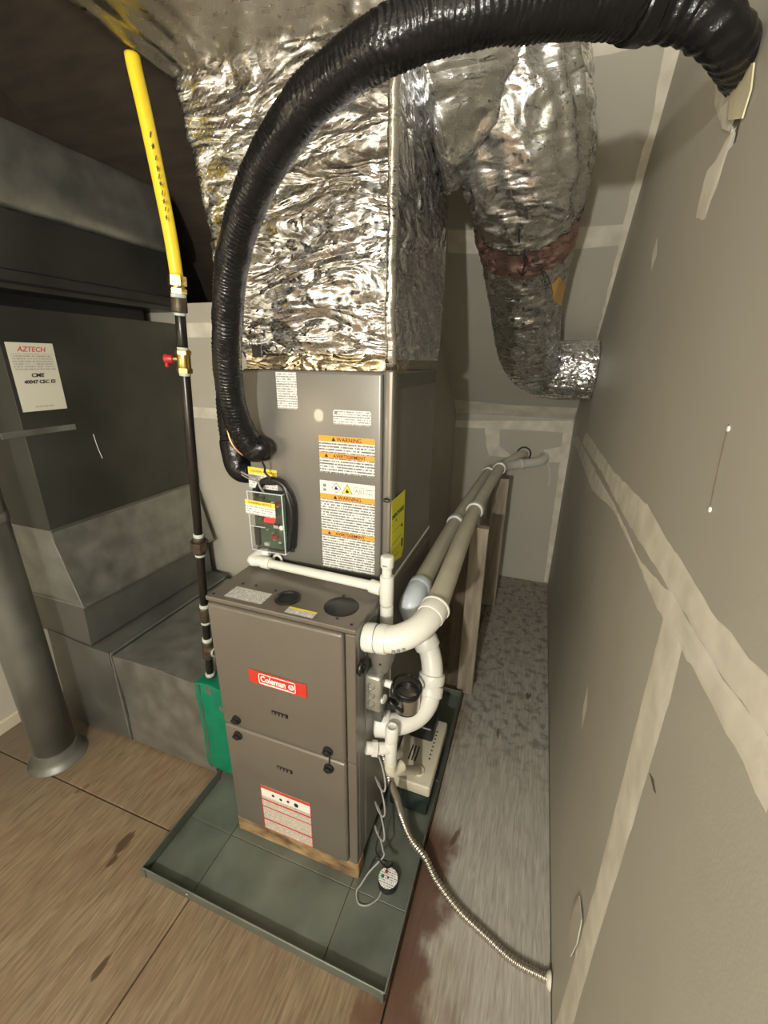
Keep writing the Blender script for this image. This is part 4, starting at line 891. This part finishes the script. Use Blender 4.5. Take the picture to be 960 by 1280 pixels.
ex = thing('exhaust_vent_pipe', 'left-hand cream PVC vent pipe looping out of the furnace side in a white trap bend', 'pipe', (.53, .2, .5))
lo = [(W + .003, .128, .506), (.475, .135, .506), (.515, .155, .507), (.552, .190, .515), (.572, .225, .540), (.572, .255, .575)]
hi_ = [(.572, .255, .575), (.570, .275, .62), (.555, .295, .665), (.535, .305, .700)]
up_ = [(.535, .305, .700), (.505, .318, .755), (.494, .303, .79)]
obj('lower_elbow', rings(catmull(lo, .004), .0325, 32), M['pvc'], ex, smooth=True)
obj('elbow_hub', cyl(lo[0], (.482, .138, .506), .0395, 32), M['pvc'], ex, auto=45)
obj('elbow_hub', cyl((.5725, .236, .551), (.572, .257, .577), .0395, 32), M['pvc'], ex, auto=45)
obj('primer_ring', cyl((.572, .257, .577), (.572, .2595, .580), .0375, 32), M['print_grey'], ex)
obj('elbow_hub', cyl((.572, .260, .581), (.571, .272, .611), .0395, 32), M['pvc'], ex, auto=45)
obj('street_elbow', rings(catmull(hi_, .004), .0325, 32), M['pvc'], ex, smooth=True)
obj('elbow_hub', cyl((.548, .300, .678), (.531, .306, .708), .0395, 32), M['pvc'], ex, auto=45)
obj('riser_pipe', rings(catmull(up_, .004), .0295, 28), mat('pipe_tan_reflection', (.36, .27, .19), .4), ex, smooth=True)  # tan colour stands in for a brown reflection on the riser
pC, pD = Vector((.4935, .34, .8425)), Vector((.528, 1.86, .868))
obj('elbow', rings(catmull([(.500, .31, .765), (.491, .295, .80), (.4895, .285, .825), (.4925, .315, .840), pC + Vector((0, .03, .001))], .004), .0345, 28), M['pvc_blue'], ex, smooth=True)
obj('elbow_hub', cyl(pC + Vector((0, .01, 0)), pC + Vector((.001, .045, .001)), RH, 32), M['pvc_blue'], ex, auto=45)
mC = Vector((.484, 1.0, .826)); obj('pipe', rings(catmull([pC, mC, pD], .03), RP, 32), M['pvc_old'], ex, auto=45)
for t in (.43,): obj('coupling_strap', cyl(mC, mC + Vector((.0005, .045, .0005)), RP + .008, 32), M['pvc'], ex, auto=45)
e2 = [pD - Vector((0, .03, 0)), pD + Vector((.006, .03, .002)), pk(636, 577, 2.02), pk(648, 570, 2.12), pk(655, 568, 2.198)]
e2 = [Vector(e) for e in e2]; obj('wall_elbow', rings(catmull(e2, .006), .0285, 28), M['pvc_old'], ex, smooth=True)
obj('coupling', cyl(pD - Vector((0, .03, 0)), pD + Vector((.001, .02, 0)), RP + .008, 32), M['pvc'], ex, auto=45)
obj('wall_ring', torus(pk(655, 567, 2.192), (0, 1, 0), .043, .005, 30, 8), M['black'], ex, smooth=True)
tag(obj('wall_wire', tube([pk(683, 574, 2.192), pk(687, 590, 2.19), pk(686, 607, 2.192)], .0025, 6, .02), M['paper']), 'short pale wire hanging on the back wall below the vent pipe', 'wire')

# condensate trap piping on the furnace side
tp = thing('condensate_trap_pipe', 'small white PVC condensate tee and drain beside the furnace', 'pipe', (.5, .09, .47))
tq = Vector((.502, .090, .470))
obj('side_fitting', cyl((W + .003, .052, .488), (.466, .066, .481), .0175), M['pvc'], tp, auto=45)
obj('hex_nut', rings([Vector((.455, .0605, .4835)), Vector((.468, .067, .4805))], .0215, 6), M['pvc'], tp)
obj('tee_branch', cyl((.470, .068, .480), tq, .0165), M['pvc'], tp, auto=45)
obj('tee', cyl(tq + Vector((0, 0, -.055)), tq + Vector((0, 0, .03)), .0178), M['pvc'], tp, auto=45)
obj('vent_riser', cyl(tq + Vector((0, 0, .03)), tq + Vector((.001, 0, .050)), .0150), M['pvc'], tp, auto=45)
obj('vent_fitting', cyl(tq + Vector((.001, 0, .034)), tq + Vector((.002, 0, .078)), .0192), M['pvc'], tp, auto=45)
obj('vent_opening', torus(tq + Vector((.002, 0, .079)), (0, 0, 1), .0135, .004, 24, 8), M['pvc'], tp, smooth=True)
obj('elbow', rings(catmull([tq + Vector((0, 0, -.05)), tq + Vector((0, .002, -.082)), tq + Vector((.008, .012, -.096)), tq + Vector((.024, .04, -.098))], .004), .0180, 24), M['pvc_old'], tp, smooth=True)
obj('drain_arm', cyl(tq + Vector((.010, .016, -.098)), bp(521, 963, 'z', .158), .0150), M['pvc_old'], tp, auto=45)

# junction box and the black clamp
jb = thing('junction_box', 'small grey metal junction box on the furnace side', 'electrical box', (.46, .09, .70))
jx = W + .003
bm = bmesh.new(); box(bm, (jx, .042, .632), (jx + .046, .112, .748), .010, 3); obj('box_body', bm, M['box_metal'], jb, auto=40)
for z in (.662, .69, .718): obj('knockout', torus((jx + .020, .0412, z), (0, 1, 0), .009, .0016, 20, 6), M['galv'], jb, smooth=True)
obj('box_cover', B(((jx + .0462, .048, .638), (jx + .049, .102, .742)), bev=.001), M['galv_dark'], jb)
obj('white_connector', cyl((jx + .043, .07, .716), (jx + .066, .07, .714), .010, 18), M['pvc'], jb, auto=45)
obj('white_connector', cyl((jx + .043, .06, .672), (jx + .052, .058, .672), .013, 18), M['pvc'], jb, auto=45)
tb = torus((jx + .07, .07, .700), (1, .3, 0), .016, .005, 26, 8, arc=.8); obj('black_lead', tb, M['black'], jb, smooth=True)
obj('box_tail', B(((jx + .014, .078, .565), (jx + .036, .10, .638)), bev=.003), M['galv_dark'], jb)
ind = thing('inducer_outlet', 'black rubber coupling with a steel band beside the junction box', 'coupling', (.5, .22, .56))
cc = Vector((.520, .175, .600))
obj('rubber_body', lathe(cc + Vector((0, 0, -.055)), (0, 0, 1), [(0, .030), (.0, .036), (.052, .037), (.053, .0375), (.058, .0375), (.06, .035), (.065, .035), (.065, .031), (.03, .030)], 32), M['black'], ind, auto=40)
obj('steel_band', lathe(cc + Vector((0, 0, -.048)), (0, 0, 1), [(0, .0365), (0, .0385), (.048, .0385), (.048, .0365)], 32), M['flex'], ind, auto=40)
obj('clamp_ring', torus(cc + Vector((0, 0, .026)), (.15, -.1, 1), .041, .0035, 40, 8), M['black'], ind, smooth=True)
obj('clamp_screw', B(((.468, .125, .575), (.500, .150, .592)), bev=.003), M['black'], ind)
obj('clamp_lead', rings(catmull([(.478, .13, .61), (.492, .12, .60), (.512, .125, .585), (.52, .132, .57)], .004), .005, 10), M['black'], ind, smooth=True)
obj('mount_arm', B(((W + .0025, .16, .545), (.487, .19, .57)), bev=.003), M['black'], ind)
st_ = thing('flue_stub', 'tapered taupe metal stub below the large vent elbow', 'fitting', (.47, .07, .80))
obj('stub_body', lathe((.474, .078, .745), (.05, 0, 1), [(0, .016), (.012, .024), (.055, .033), (.085, .034)], 28), M['side_grey'], st_, auto=40)
obj('screw', lathe((.482, .046, .79), (0, -1, .2), [(0, .003), (.002, .002)], 8), M['black'], st_)
obj('mount_tab', B(((W + .0025, .07, .78), (.45, .09, .82)), bev=.002), M['side_grey'], st_)
gr_ = obj('cable_grommet', torus((W + .006, .02, .79), (1, 0, 0), .016, .006, 24, 8), M['black'], None, smooth=True); tag(gr_, 'black oval cable grommet at the furnace corner below the vent elbow', 'grommet')

# condensate pump
pu = thing('condensate_pump', 'condensate pump with a beige slotted cover and black tank in the drain pan', 'pump', (.5, .40, .007))
ux0, ux1, uy0, uy1 = .4475, .588, .255, .545
obj('tank', B(((ux0, uy0, .007), (ux1, uy1, .105)), bev=.008, seg=3), M['pump_tank'], pu, auto=40)
cvp = obj('cover', B(((ux0 - .004, uy0 - .004, .104), (ux1 + .004, uy1 + .004, .150)), bev=.007, seg=3), M['pump_top'], pu, auto=40)
sl = bmesh.new()
for k in range(3): box(sl, (.489 + k * .012, .335, .1495), (.494 + k * .012, .40, .1508))
obj('vent_slot', sl, M['black'], cvp)
sl = bmesh.new()
for k in range(8): box(sl, (.560, .36 + k * .018, .1495), (.566, .366 + k * .018, .1508))
obj('vent_dot', sl, M['ink'], cvp)
obj('motor_housing', B(((ux0 + .012, .43, .149), (ux1 - .03, .53, .215)), bev=.012, seg=3), M['black'], pu, auto=40)
obj('inlet_ring', torus(bp(523, 963, 'z', .1515), (0, 0, 1), .019, .004, 28, 8), M['pvc_old'], pu, smooth=True)
obj('cover_screw', lathe((.492, .283, .1495), (0, 0, 1), [(0, .006), (.002, .005)], 12), M['black'], pu)

# conduit
cpts = [(.446, .150, .400), (.470, .132, .365), (.488, .122, .315), (.498, .135, .25), (.505, .150, .20), (.520, .162, .11), (.56, .140, .052), (.620, .100, .052), (.665, .066, .03), (.74, .025, .015), (.815, -.004, .012), (.90, -.034, .012), (.985, -.040, .012)]
cp_ = catmull(cpts, .0016)
tag(obj('metal_conduit', rings(cp_, lambda i, s, a: .0108 + .0018 * math.sin((s / .0095) * 2 * math.pi + a), 18), M['flex'], smooth=True), 'spiral-ribbed flexible metal conduit curving across the floor to the right wall', 'conduit')
tag(obj('conduit_putty', lathe((.992, -.041, .012), (-1, 0, 0), [(0, .022), (.006, .018), (.010, .012)], 14), M['mud'], smooth=True), 'crumbly white putty where the metal conduit meets the right wall', 'putty')

# control wire and water alarm
wp = []
for k in range(73):
    a = 2 * math.pi * k / 20; t = k / 72
    wp.append(Vector((.478 + .021 * math.cos(a + 2) + .010 * t, .074 + .024 * math.sin(a) * .8 - .03 * t, .440 - .33 * t + .020 * math.sin(a))))
wp = [Vector((W + .002, .07, .455))] + wp + [Vector((.475, -.005, .07)), Vector((.455, -.03, .035)), Vector((.446, -.036, .014)), Vector((.462, -.06, .010)), Vector((.49, -.055, .010)), Vector((.512, -.03, .012)), Vector((.516, -.012, .016))]
wr = rings(catmull(wp, .005), .0028, 8); tag(obj('thermostat_wire', wr, M['wire'], smooth=True), 'grey control wire hanging in loose coils down the furnace side', 'wire')
w2 = rings(catmull([(.500, .10, .33), (.492, .06, .20), (.482, .03, .12), (.500, .04, .07), (.53, .045, .06), (.52, .02, .075), (.485, .02, .10), (.47, .01, .05)], .005), .0024, 8)
tag(obj('black_wire', w2, M['black'], smooth=True), 'thin black wire looping behind the grey control wire', 'wire')
al = thing('water_alarm', 'small round water alarm puck with a white printed face lying in the pan', 'alarm', (.527, .022, .007))
ac = Vector((.527, .018, .0065))
obj('puck_body', lathe(ac, (0, 0, 1), [(0, .029), (.004, .031), (.026, .031), (.029, .030)], 36), M['black'], al, auto=40)
fc = obj('puck_face', lathe(ac + Vector((0, 0, .029)), (0, 0, 1), [(0, .0295), (.001, .029)], 36), M['print_small'], al)
for (dx, dy), m_ in (((-.010, .014), 'red'), ((-.017, -.002), 'green'), ((.0, 0), 'black')):
    obj('face_dot', lathe(ac + Vector((dx, dy, .030)), (0, 0, 1), [(0, .0052 if m_ != 'black' else .0028), (.001, .005 if m_ != 'black' else .0025)], 16), M[m_], fc)

# ------------------------------------------------------------------ stud supports under the vent pipes
def post(x0, x1, y0, y1_, z1, m, label, lean=0):
    bm = B(((x0, y0, 0.001), (x1, y1_, z1)), bev=.002, seg=1)
    for v in bm.verts:
        if v.co.z > .4: v.co.x += lean
    return tag(obj('support_stud', bm, M[m]), label, 'stud', 'studs under the vent pipes')
post(.572, .645, .895, .933, .862, 'wood_post', 'broad weathered stud standing under the vent pipes nearest the furnace')
post(.515, .583, .935, .973, .805, 'wood_dark', 'darker stud close behind the nearest support stud')
post(.575, .665, 1.74, 1.778, .865, 'wood_post', 'stud holding up the vent pipes nearest the back wall')
